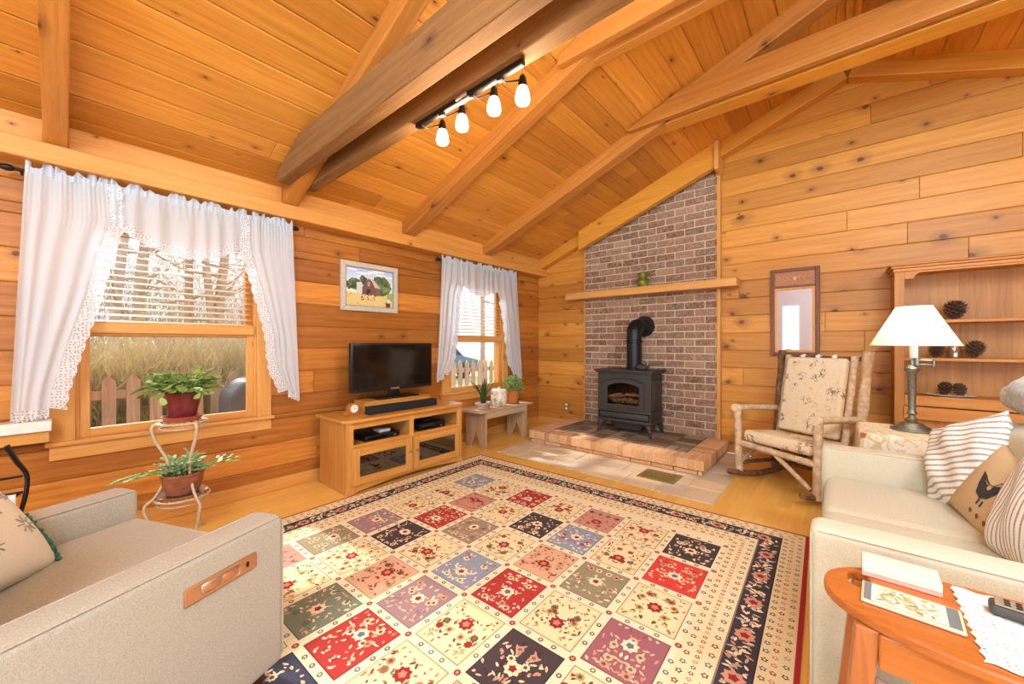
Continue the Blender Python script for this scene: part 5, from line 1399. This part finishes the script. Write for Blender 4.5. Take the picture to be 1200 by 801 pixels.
# ================================================================== sofa
def sofa():
    x0, x1, yn, yf = 3.335, 4.22, -3.13, -1.80
    t = empty('sofa', ((x0+x1)/2, (yn+yf)/2, 0), 'pale sage two seat sofa facing the windows', 'sofa')
    S = M['sofa']
    for (ya, yb) in ((yn, yn+.115), (yf-.115, yf)):
        mb = MB(); mb.rbox(x0, x1-.04, ya, yb, .05, .60, .022, 4); a = mb.build('arm', S, t, smooth=50)
        mb = MB()
        for y in (ya+.005, yb-.005): mb.tube([(x0+.02, y, .5945), (x1-.1, y, .5945)], .0035, 6)
        for y in (ya+.005, yb-.005): mb.tube([(x0+.004, y, .08), (x0+.004, y, .58)], .0035, 6)
        mb.build('seam', S, a, smooth=60)
    mb = MB(); mb.rbox(x0+.03, x1-.05, yn+.115, yf-.115, .06, .32, .02, 3); mb.build('base', S, t, smooth=50)
    ym = (yn+yf)/2
    for ya, yb in ((yn+.117, ym-.001), (ym+.001, yf-.117)):
        mb = MB(); mb.rbox(x0+.015, x1-.2, ya, yb, .315, .452, .042, 5); mb.build('seat_cushion', S, t, smooth=60)
    mb = MB(); mb.M = Matrix.Translation((x1-.14, 0, .3)) @ Matrix.Rotation(rad(7), 4, 'Y')
    mb.rbox(-.08, .12, yn+.02, yf-.02, -.24, .50, .06, 5); mb.build('backrest', S, t, smooth=60)
    for ya, yb in ((yn+.12, ym-.002), (ym+.002, yf-.12)):
        mb = MB(); mb.M = Matrix.Translation((x1-.27, 0, .46)) @ Matrix.Rotation(rad(9), 4, 'Y'); mb.rbox(-.07, .075, ya, yb, -.01, .365, .055, 5); mb.build('back_cushion', S, t, smooth=60)
    for x in (x0+.06, x1-.12):
        for y in (yn+.06, yf-.06): mb = MB(); mb.lathe([(.018, 0), (.026, .055)], (x, y, 0), 14); mb.build('foot', M['foot'], t, smooth=50)
sofa()
def stripes(name, ax, base, dark, period, duty=.35):
    n = NT(name); c = n.coord(); p = n.sep(c)[ax]; w = n.noise(c, 7, 2)
    ph = n.math('FRACT', n.math('DIVIDE', n.math('MULTIPLY_ADD', w, .02, p), period))
    f = n.math('LESS_THAN', ph, duty); f2 = n.noise(c, 300, 2)
    col = n.mix(n.math('MULTIPLY', f, n.ramp(f2, [(.3, .45), (.6, 1)])), s2l(base), s2l(dark)); 
    bh = n.math('PINGPONG', ph, .5); n.bump(bh, .35, .004)
    return n.fin(col, .92, 0, .15, Sheen_Weight=.2)
def cush(nm, c, w, h, th, yaw, tilt, roll, m, lab, cat='cushion', p=2.4, wob=0.0, cover='cover', pinch=.06):
    """stands with its face towards the yaw direction"""
    t = empty(nm, c, lab, cat)
    T = Matrix.Translation(c) @ Matrix.Rotation(yaw, 4, 'Z') @ Matrix.Rotation(tilt, 4, 'X') @ Matrix.Rotation(rad(90), 4, 'X') @ Matrix.Rotation(roll, 4, 'Z')
    mb = MB(); mb.pillow(w, h, th, 26, p, wob=wob, pinch=pinch)
    o = mb.build(cover, m, t, smooth=180, merge=True, local=True)
    o.matrix_local = T.to_3x3().to_4x4()
    return t, T
# the face normal (-y after standing up) is turned to the room: yaw -90 makes it face -X
M['str1'] = stripes('gray_striped_knit', 1, (240,232,222), (150,134,124), .026); M['str2'] = stripes('gray_striped_knit_fine', 0, (238,230,220), (150,138,130), .020)
cush('striped_pillow', (3.835, -2.04, .635), .37, .41, .16, rad(-66), rad(-18), rad(26), M['str1'], 'gray and white striped knit cushion leaning in the far corner of the sofa', wob=.012)
ht_, HM = cush('hen_pillow', (3.885, -2.33, .565), .44, .32, .13, rad(-72), rad(-24), rad(-14), plain('tan_burlap', (206,176,134), .9, noise=.12, nscale=220, bump=.2), 'tan cushion printed with a dark hen between the striped cushions')
def on_face(T, u, v, w, h, t, lift=.0025, p=2.4):
    x = 2*u; y = 2*v; th = max(0, 1-abs(x)**p)**.55*max(0, 1-abs(y)**p)**.55
    return T @ Vector((u*w*(1-.06*(1-y*y)), v*h*(1-.06*(1-x*x)), (t/2*th+lift)))
def decal(nm, polys, col, par, T, w, h, t):
    mb = MB()
    for pl_ in polys:
        q = [on_face(T, u, v, w, h, t) for u, v in pl_]; cc = sum(q, Vector())/len(q); 
        n0 = len(mb.v); mb._add([tuple(cc)]+[tuple(x) for x in q], [(0, i+1, (i+1) % len(q)+1) for i in range(len(q))])
    mb.build(nm, plain(nm+'_ink', col, .9), par)
hen = [(-.20,.12), (-.13,.06), (-.04,.03), (.03,.06), (.06,.16), (.10,.20), (.14,.16), (.10,.12), (.11,.0), (.07,-.12), (.0,-.17), (-.08,-.14), (-.13,-.04)]
hen = [(u-.02, v+.08) for u, v in hen]
decal('hen_print', [hen, [(-.02,-.09), (.0,-.09), (.0,-.17), (-.02,-.17)], [(.03,-.09), (.05,-.09), (.05,-.17), (.03,-.17)]], (58,52,48), ht_, HM, .44, .32, .13)
decal('heart_print', [[(x,-.28), (x+.025,-.25), (x+.05,-.28), (x+.025,-.33)] for x in (-.06,.04,.14)], (120,82,60), ht_, HM, .44, .32, .13)
cush('striped_throw_cushion', (3.92, -2.64, .65), .46, .47, .17, rad(-82), rad(-20), rad(4), M['str2'], 'large gray and white striped cushion nearest the tray table', wob=.008)
t = empty('fluffy_blanket', (4.12, -2.0, .84), 'pale blue fluffy blanket folded over the far end of the sofa back', 'blanket')
n = NT('blue_fleece'); f = n.noise(n.coord(), 34, 5, .7); n.bump(f, 1.0, .02)
mf = n.fin(n.mix(n.ramp(f, [(.35, 0), (.65, 1)]), s2l((178,188,190)), s2l((236,236,232))), .95, 0, .1, Sheen_Weight=.6)
mb = MB()
mb.M = Matrix.Translation((4.12, -2.0, .92)) @ Matrix.Rotation(rad(8), 4, 'Y')
mb.rbox(-.15, .16, -.22, .24, -.085, .085, .08, 6); o = mb.build('fold', mf, t, smooth=180)
d = o.modifiers.new('Sub', 'SUBSURF'); d.levels = d.render_levels = 2
tx = bpy.data.textures.new('fluff', 'CLOUDS'); tx.noise_scale = .05; dm = o.modifiers.new('Disp', 'DISPLACE'); dm.texture = tx; dm.strength = .035; dm.mid_level = .5

# ================================================================== tray table in the foreground
def traytable():
    x0, x1, y0, y1, z = 3.375, 4.12, -3.56, -3.225, .585
    t = empty('tray_table', ((x0+x1)/2, (y0+y1)/2, 0), 'small honey cherry oval ended table with hand hole beside the sofa arm', 'table')
    ym, hw = (y0+y1)/2, (y1-y0)/2
    out = []; xe = x0+.30
    n_ = 28
    for i in range(n_+1):
        a = PI/2+PI*i/n_; ca, sa = math.cos(a), math.sin(a)
        out.append((xe+(xe-x0)*math.copysign(abs(ca)**.9, ca), ym+hw*math.copysign(abs(sa)**.9, sa)))
    out += [(x1-.1, y0), (x1, y0+.08), (x1, y1-.08), (x1-.1, y1)]
    # top with a real hand hole: bridge the outline to the hole
    hc = Vector((x0+.065, ym+.045)); hole = [(hc.x+.021*math.cos(2*PI*i/20), hc.y+.040*math.sin(2*PI*i/20)) for i in range(20)]
    bm = bmesh.new()
    def loop(pts): 
        vs = [bm.verts.new((x, y, z)) for x, y in pts]; return [bm.edges.new((vs[i], vs[(i+1) % len(vs)])) for i in range(len(vs))]
    ed = loop(out)+loop(hole); bmesh.ops.triangle_fill(bm, edges=ed, use_beauty=True)
    for f in list(bm.faces):
        c = f.calc_center_median()
        if ((c.x-hc.x)/.0205)**2+((c.y-hc.y)/.0395)**2 < .9: bm.faces.remove(f)
    bm.verts.index_update(); fs = list(bm.faces); r = bmesh.ops.extrude_face_region(bm, geom=fs)
    for v in [g for g in r['geom'] if isinstance(g, bmesh.types.BMVert)]: v.co.z -= .022
    bm.verts.ensure_lookup_table(); bm.verts.index_update()
    mb = MB(); mb._add([v.co.copy() for v in bm.verts], [[v.index for v in f.verts] for f in bm.faces]); bm.free()
    mb.build('tabletop', M['cherry'], t, bevel=.005, bseg=2)
    mb = MB(); mb.box(x0+.09, x1-.06, y0+.035, y0+.055, z-.095, z-.0225); mb.box(x0+.09, x1-.06, y1-.055, y1-.035, z-.095, z-.0225); mb.box(x0+.11, x0+.13, y0+.055, y1-.055, z-.095, z-.0225); mb.box(x1-.08, x1-.06, y0+.055, y1-.055, z-.095, z-.0225)
    mb.build('apron', M['cherry'], t, bevel=.004)
    for x, sx in ((x0+.075, -1), (x1-.09, 1)):
        for y, sy in ((y0+.065, -1), (y1-.065, 1)):
            mb = MB(); w = .021; a = Vector((x, y, z-.0225)); b_ = Vector((x+sx*.055, y+sy*.02, 0)); w2 = .015
            vs = [(a.x+i*w, a.y+j*w, a.z) for i in (-1, 1) for j in (-1, 1)]+[(b_.x+i*w2, b_.y+j*w2, 0) for i in (-1, 1) for j in (-1, 1)]
            mb._add(vs, [(0,1,3,2), (4,6,7,5), (0,4,5,1), (2,3,7,6), (0,2,6,4), (1,5,7,3)]); mb.build('leg', M['cherry_z'], t, bevel=.004)
    return z
TZ = traytable()+.0006
def slab(corners, z0, h, nm, m, lab, cat, r=.003, par=None):
    """a flat object from four measured corners"""
    c = sum((Vector(p) for p in corners), Vector((0, 0)))/4; mb = MB()
    mb.prism([(p[0], p[1]) for p in corners], 2, z0, z0+h); o = mb.build(nm, m, par, bevel=r, loc=None if par else (c.x, c.y, z0))
    if lab: tag(o, lab, cat)
    return o
def qd(c, ux, w, h):
    u = Vector((math.cos(ux), math.sin(ux))); v = Vector((-u.y, u.x)); c = Vector(c)
    return [c-u*w/2-v*h/2, c+u*w/2-v*h/2, c+u*w/2+v*h/2, c-u*w/2+v*h/2]
t = empty('note_box', (3.515, -3.285, TZ), 'white box with a pink lower edge at the hand hole end of the tray table', 'box')
slab(qd((3.515, -3.285), rad(-1), .135, .075), TZ, .008, 'box_base', plain('pale_pink_card', (226,176,160), .7), None, None, .001, t)
slab(qd((3.515, -3.285), rad(-1), .135, .075), TZ+.0082, .022, 'box_lid', plain('ivory_card', (222,210,192), .6), None, None, .003, t)
t = empty('picture_tile', (3.52, -3.42, TZ), 'small botanical picture tile with cream and gray edge on the tray table', 'tile')
a = rad(-4)
slab(qd((3.52, -3.415), a, .155, .095), TZ, .007, 'cream_border', plain('cream_border', (206,192,158), .5), None, None, .003, t)
slab(qd((3.52, -3.415), a, .145, .083), TZ+.0071, .0006, 'gray_band', plain('slate_gray_band', (112,118,116), .5), None, None, 0, t)
slab(qd((3.517, -3.415), a, .115, .083), TZ+.0078, .0006, 'ivory_panel', plain('ivory_panel', (218,210,190), .5), None, None, 0, t)
mb = MB(); u = Vector((math.cos(a), math.sin(a), 0)); v = Vector((-u.y, u.x, 0)); c0 = Vector((3.517, -3.415, TZ+.0088))
for k in range(46):
    p, q = R.uniform(-.046, .042), R.uniform(-.034, .034); an = R.uniform(0, 6.28); l = R.uniform(.006, .014); w = .003
    d = u*math.cos(an)+v*math.sin(an); s = Vector((-d.y, d.x, 0)); o = c0+u*p+v*q+Vector((0,0,.00002*k)); mb.poly([o-d*l, o-s*w, o+d*l, o+s*w], col=s2l(R.choice([(176,160,110), (200,180,130), (150,140,100), (204,150,90), (214,196,150)])))
mb.build('leaf_print', attrcol('printed_leaves', .5), t)
n = NT('crochet_lace'); x, y, z = n.sep(n.coord()); s1 = n.math('FRACT', n.math('MULTIPLY', x, 92)); s2 = n.math('FRACT', n.math('MULTIPLY', y, 92))
d = n.math('ADD', n.math('POWER', n.math('SUBTRACT', s1, .5), 2), n.math('POWER', n.math('SUBTRACT', s2, .5), 2)); big = n.math('GREATER_THAN', n.math('FRACT', n.math('MULTIPLY', n.math('ADD', x, y), 14.5)), .45)
hole = n.math('MULTIPLY', n.math('LESS_THAN', d, .045), big); n.fin(s2l((244,236,228)), .9, 0, .15); tp = n.add('ShaderNodeBsdfTransparent'); mx = n.add('ShaderNodeMixShader'); n.put(mx.inputs[0], hole); n.l.new(n.b.outputs[0], mx.inputs[1]); n.l.new(tp.outputs[0], mx.inputs[2]); n.l.new(mx.outputs[0], n.out.inputs[0])
mb = MB()
def rn(u, v):
    x = 3.60+.006*abs(math.sin(v*30))+u*.505; return (x, -3.536+.288*v+.004*math.sin(u*60), TZ+.0016+.001*math.sin(u*21+v*9))
mb.grid(rn, 60, 60); tag(mb.build('lace_runner', n.m, smooth=180, solid=.0018, loc=(3.8, -3.39, TZ)), 'white crocheted lace runner across the tray table', 'table runner')
t = empty('remote_control', (3.80, -3.40, TZ+.005), 'dark gray remote control lying on the lace runner', 'remote')
mb = MB(); u = rad(-9); rm = Matrix.Translation((3.775, -3.345, TZ+.004)) @ Matrix.Rotation(u, 4, 'Z'); mb.M = rm; mb.rbox(-.13, .13, -.021, .021, 0, .024, .008, 3); mb.build('case', plain('graphite_plastic', (66,62,58), .45), t, smooth=40)
mb = MB(); mb.M = rm; mb.rbox(-.122, .122, -.019, .019, .0235, .0262, .001, 1); mb.build('keypad', plain('tan_keypad', (150,138,116), .5, noise=.25, nscale=180), t)
mb = MB(); mb.M = rm
for i in range(14):
    for j in range(3): mb.rbox(-.105+.0155*i-.0045, -.105+.0155*i+.0045, -.011+.011*j-.003, -.011+.011*j+.003, .026, .0282, .001, 1)
mb.build('button', M['black'], t)
# soft taupe bag under the table
mb = MB(); mb._add([(3.44,-3.30,.0), (3.60,-3.30,0), (3.60,-3.18,0), (3.44,-3.18,0), (3.475,-3.255,.30), (3.575,-3.25,.27), (3.575,-3.225,.26), (3.475,-3.235,.30)], [(3,2,1,0), (4,5,6,7), (0,1,5,4), (1,2,6,5), (2,3,7,6), (3,0,4,7)])
tag(mb.build('cloth_bag', plain('taupe_cloth', (176,154,142), .85, noise=.1, nscale=40), bevel=.02, bseg=4, smooth=60, loc=(3.52, -3.24, 0)), 'taupe cloth bag on the floor under the tray table', 'bag')

# ================================================================== track light
def track():
    y, z = -3.358, 2.338
    t = empty('track_light', (2.02, y, 2.352), 'black track light with four lit glass heads under the rough beam', 'track light')
    mb = MB(); mb.rbox(1.66, 2.40, y-.014, y+.014, z-.012, z+.012, .004, 2); rl = mb.build('rail', M['bracket'], t, smooth=40)
    mb = MB(); mb.rbox(1.99, 2.07, y-.022, y+.022, z-.008, z+.0135, .006, 2); mb.build('feed_plate', M['chrome'], t, smooth=40)
    for i, (x, yy, zz) in enumerate(((1.735, -3.245, 2.30), (1.90, -3.25, 2.315), (2.125, -3.245, 2.315), (2.30, -3.24, 2.295))):
        h = MB(); h.tube([(x-.03, y, z-.01), (x-.03, y+.03, z-.012), (x, yy, zz+.075)], .004, 8); h.rbox(x-.045, x-.015, y-.012, y+.012, z-.022, z-.011, .003, 2); hd = h.build('spot_arm', M['bracket'], t, smooth=50)
        mb = MB(); mb.lathe([(.001, .10), (.008, .098), (.016, .085), (.02, .06), (.022, .04), (.001, .04)], (x, yy, zz), 18); mb.build('socket', M['bracket'], hd, smooth=50)
        n = emit('lit_spot_glass', (255,244,226), 9)
        mb = MB(); mb.lathe([(.020, .042), (.026, .03), (.032, .005), (.034, -.02), (.028, -.032), (.001, -.034)], (x, yy, zz), 22); mb.build('glass_shade', n, hd, smooth=60)
        L = bpy.data.lights.new('spot_glow', 'POINT'); L.energy = 9 if i < 3 else 14; L.color = (1, .88, .68); L.shadow_soft_size = .04
        lo = bpy.data.objects.new('spot_glow', L); COL.objects.link(lo); lo.location = (x, yy+.02, zz-.08)
track()
# ================================================================== outdoors
GZ = -.25
n = NT('dry_winter_lawn'); f = n.noise(n.coord(), 3, 5); f2 = n.noise(n.coord(), 60, 4)
mb = MB(); mb.box(-40, -.35, -30, 30, GZ-.2, GZ)
tag(mb.build('garden_ground', n.fin(n.mix(f, s2l((214,196,150)), s2l((180,174,120))), .95, 0, .1)), kind='structure')
M['fence'] = wood('fence_picket_wood', 2, (206,176,148), (150,118,98), .2, knots=0, rough=.8)
t = empty('picket_fence', (-2.2, -2, GZ), 'weathered wooden picket fence outside the windows', 'fence')
k = 0; y = -7.5
while y < 3.2:
    mb = MB(); w = .10; h = .77+GZ*0+R.uniform(-.015, .015) if True else 0
    mb.prism([(y, GZ), (y+w, GZ), (y+w, h), (y+w/2, h+.07), (y, h)], 0, -2.21, -2.19); mb.build('picket', M['fence'], t); y += .175
for z in (.05, .60): mb = MB(); mb.box(-2.25, -2.212, -7.5, 3.2, z, z+.085); mb.build('rail', M['fence'], t)
# brush: a thicket nobody could count
def thicket(nm, x0, x1, y0, y1, n_, h0, h1, c1, c2, lab, seed):
    q = random.Random(seed); mb = MB()
    for i in range(n_):
        x, y = q.uniform(x0, x1), q.uniform(y0, y1); h = q.uniform(h0, h1); lx, ly = q.uniform(-.35, .35), q.uniform(-.35, .35)
        p0 = Vector((x, y, GZ)); p1 = p0+Vector((lx*.3, ly*.3, h*.5)); p2 = p0+Vector((lx*h, ly*h, h)); r = q.uniform(.004, .009)
        mb.tube([p0, p1, p2], [r, r*.8, r*.3], 3, cap=False, rnd=q.random())
        for k in range(3):
            b = p1.lerp(p2, q.uniform(0, .7)); e = b+Vector((q.uniform(-.2,.2), q.uniform(-.2,.2), q.uniform(.05,.3))); mb.tube([b, e], [r*.6, r*.25], 3, cap=False, rnd=q.random())
    o = mb.build(nm, leafmat(nm+'_twigs', c1, c2, 5, .8), loc=((x0+x1)/2, (y0+y1)/2, GZ)); tag(o, lab, 'brush', kind='stuff')
thicket('dry_brush', -3.4, -2.45, -5.2, -2.2, 2400, .9, 1.65, (190,168,120), (244,230,186), 'tan dry brush growing behind the picket fence', 1)
thicket('green_weeds', -2.9, -2.3, -5.0, -2.4, 420, .4, .9, (160,166,110), (216,212,156), 'greenish weeds between the fence pickets', 2)
thicket('woodland_undergrowth', -12, -8, -10, 2.2, 3600, 1.2, 5.0, (176,160,148), (214,200,186), 'pale bare undergrowth far behind the fence', 3)
# bare trees
M['trunk'] = plain('gray_tree_bark', (176,156,142), .9, noise=.35, nscale=9, bump=.4)
def tree(x, y, r, lean, h, lab, seed):
    q = random.Random(seed); t = empty('bare_tree', (x, y, GZ), lab, 'tree', 'bare trees outside the windows')
    pts = tube_path([(x, y, GZ), (x+lean*.1, y+lean*.3+q.uniform(-.1,.1), GZ+h*.35), (x, y+lean*.7+q.uniform(-.15,.15), GZ+h*.7), (x, y+lean, GZ+h)], 6)
    mb = MB(); mb.tube(pts, [lerp(r, r*.45, i/(len(pts)-1)) for i in range(len(pts))], 10); mb.build('trunk', M['trunk'], t, smooth=60)
    mb = MB()
    for i in range(16):
        b = Vector(pts[q.randrange(5, len(pts)-1)]); a = q.uniform(0, 6.28); L_ = q.uniform(.6, 1.6); e = b+Vector((math.cos(a)*.5, math.sin(a), q.uniform(.1, .8)))*L_; m_ = b.lerp(e, .5)+Vector((0, 0, -.12*L_))
        mb.tube([b, m_, e], [r*.32, r*.22, r*.08], 6)
        for k in range(4):
            c = m_.lerp(e, q.random()); f = c+Vector((q.uniform(-.4,.4), q.uniform(-.5,.5), q.uniform(-.1,.6))); mb.tube([c, f], [r*.1, r*.04], 4)
    mb.build('branch', M['trunk'], t, smooth=60)
for a in ((-6, -3.68, .10, .1, 6.5, 'dark forked bare tree seen through the left part of the larger window', 1), (-6.4, -3.0, .085, -.2, 6.5, 'bare tree in the middle of the larger window', 2), (-6.2, -2.62, .10, .5, 6.8, 'twin leaning bare tree right of the window middle', 3), (-6.1, -2.55, .085, -.3, 6.4, 'slimmer trunk beside the twin leaning bare tree', 4),
          (-5.5, -4.15, .08, .3, 6, 'bare tree at the left edge of the larger window', 5), (-7.5, 4.2, .13, .1, 7, 'bare tree behind the car in the far window', 6), (-3.2, 2.05, .07, .1, 6, 'bare tree close to the right edge of the far window', 7)): tree(*a)
# parked car beyond the far window
def car():
    cx, cy = -9.2, 4.9
    t = empty('parked_car', (cx, cy, GZ), 'blue gray car parked beyond the picket fence', 'car')
    pr = [(-2.1,.35), (2.1,.35), (2.15,.75), (1.3,.92), (.75,1.38), (-.9,1.40), (-1.6,.98), (-2.12,.9)]
    mb = MB(); mb.prism([(cy+a, GZ+b) for a, b in pr], 0, cx-.85, cx+.85); mb.build('body', plain('car_paint', (96,112,132), .3, .3), t, bevel=.08, bseg=3)
    mb = MB(); mb.prism([(cy+a, GZ+b) for a, b in [(-1.35,.98), (1.12,.96), (.68,1.31), (-.86,1.33)]], 0, cx-.86, cx+.86); mb.build('side_window', M['screen'], t)
    for a in (-1.3, 1.3):
        for s in (-.78, .78): mb = MB(); mb.tube([(cx+s-.1, cy+a, GZ+.33), (cx+s+.1, cy+a, GZ+.33)], .33, 24); mb.build('wheel', M['black'], t, smooth=40)
car()
# covered grill by the fence
t = empty('grill_cover', (-1.6, -3.28, GZ), 'dark gray grill cover standing outside the larger window', 'grill cover')
mb = MB(); mb.M = Matrix.Translation((-1.72, -3.17, 0)); mb.prism([(-.3, GZ), (.34, GZ), (.36, .62), (.22, .80), (-.14, .76), (-.29, .6)], 0, -.25, .2); mb.build('cover', plain('charcoal_vinyl', (84,84,88), .55, noise=.15, nscale=8), t, bevel=.05, bseg=3)

# ================================================================== light
w = bpy.data.worlds.new('World'); SC.world = w; w.use_nodes = True
bg = w.node_tree.nodes['Background']; bg.inputs[0].default_value = (.86, .95, 1.04, 1); bg.inputs[1].default_value = 2.1
def sun(rot, st, ang, c):
    L = bpy.data.lights.new('sun', 'SUN'); L.energy = st; L.angle = rad(ang); L.color = c; o = bpy.data.objects.new('sun', L); COL.objects.link(o); o.rotation_euler = rot; return o
d = Vector((1, .12, -.75)).normalized()
s_ = sun((0, 0, 0), 7.0, 2.5, (1, .97, .92)); s_.rotation_euler = d.to_track_quat('-Z', 'Y').to_euler()
def area(nm, loc, aim, sx, sy, e, c):
    L = bpy.data.lights.new(nm, 'AREA'); L.shape = 'RECTANGLE'; L.size = sx; L.size_y = sy; L.energy = e; L.color = c
    o = bpy.data.objects.new(nm, L); COL.objects.link(o); o.location = loc; o.rotation_euler = (Vector(aim)-Vector(loc)).to_track_quat('-Z', 'Z').to_euler(); return o
CW = (.75, 1.0, 1.2)
# fill lights added outside the out-of-view openings, standing in for daylight
area('daylight_fill_rear', (4.27, YB-.2, 1.15), (4.0, 0, 1.4), 2.65, 2.1, 60, CW)
area('daylight_fill_rear_small', (1.54, YB-.2, 1.15), (2.0, 0, 1.4), 1.08, 2.1, 28, CW)
area('daylight_fill_side', (XR+.2, -5.85, 1.2), (0, -4.2, 1.2), 2.2, 1.8, 70, CW)
area('daylight_fill_side_small', (XR+.2, -7.57, 1.2), (0, -5.5, 1.2), .95, 1.8, 60, CW)
for p, e in (((4.6, -3.4, 2.65), 265), ((3.8, -6.0, 2.95), 300)):  # two added soft fill lights without fixtures, to brighten the room
    L = bpy.data.lights.new('room_fill', 'POINT'); L.energy = e; L.color = CW; L.shadow_soft_size = .4
    o = bpy.data.objects.new('room_fill', L); COL.objects.link(o); o.location = p
def portal(loc, aim, sx, sy):
    o = area('sky_portal', loc, aim, sx, sy, 1, (1, 1, 1)); o.data.cycles.is_portal = True
portal((-.14, -4.1, 1.27), (3, -4.1, 1.27), .92, 1.33); portal((-.14, -1.28, 1.27), (3, -1.28, 1.27), .92, 1.33)

# ================================================================== camera
cd = bpy.data.cameras.new('Camera'); cam = bpy.data.objects.new('Camera', cd); COL.objects.link(cam)
cam.location = (3.40, -4.61, 1.158); cam.rotation_euler = (PI/2, 0, rad(40.35))
cd.sensor_width = 36; cd.lens = 448.5/1200*36; cd.shift_y = 2.5/1200; cd.clip_start = .02; cd.clip_end = 200
SC.camera = cam
SC.view_settings.view_transform = 'Standard'; SC.view_settings.look = 'None'; SC.view_settings.exposure = 0; SC.view_settings.gamma = 1; SC.view_settings.use_curve_mapping = False
SC.cycles.max_bounces = 8; SC.cycles.diffuse_bounces = 3; SC.cycles.transparent_max_bounces = 16; SC.cycles.sample_clamp_indirect = 6
SC.cycles.caustics_reflective = False; SC.cycles.caustics_refractive = False
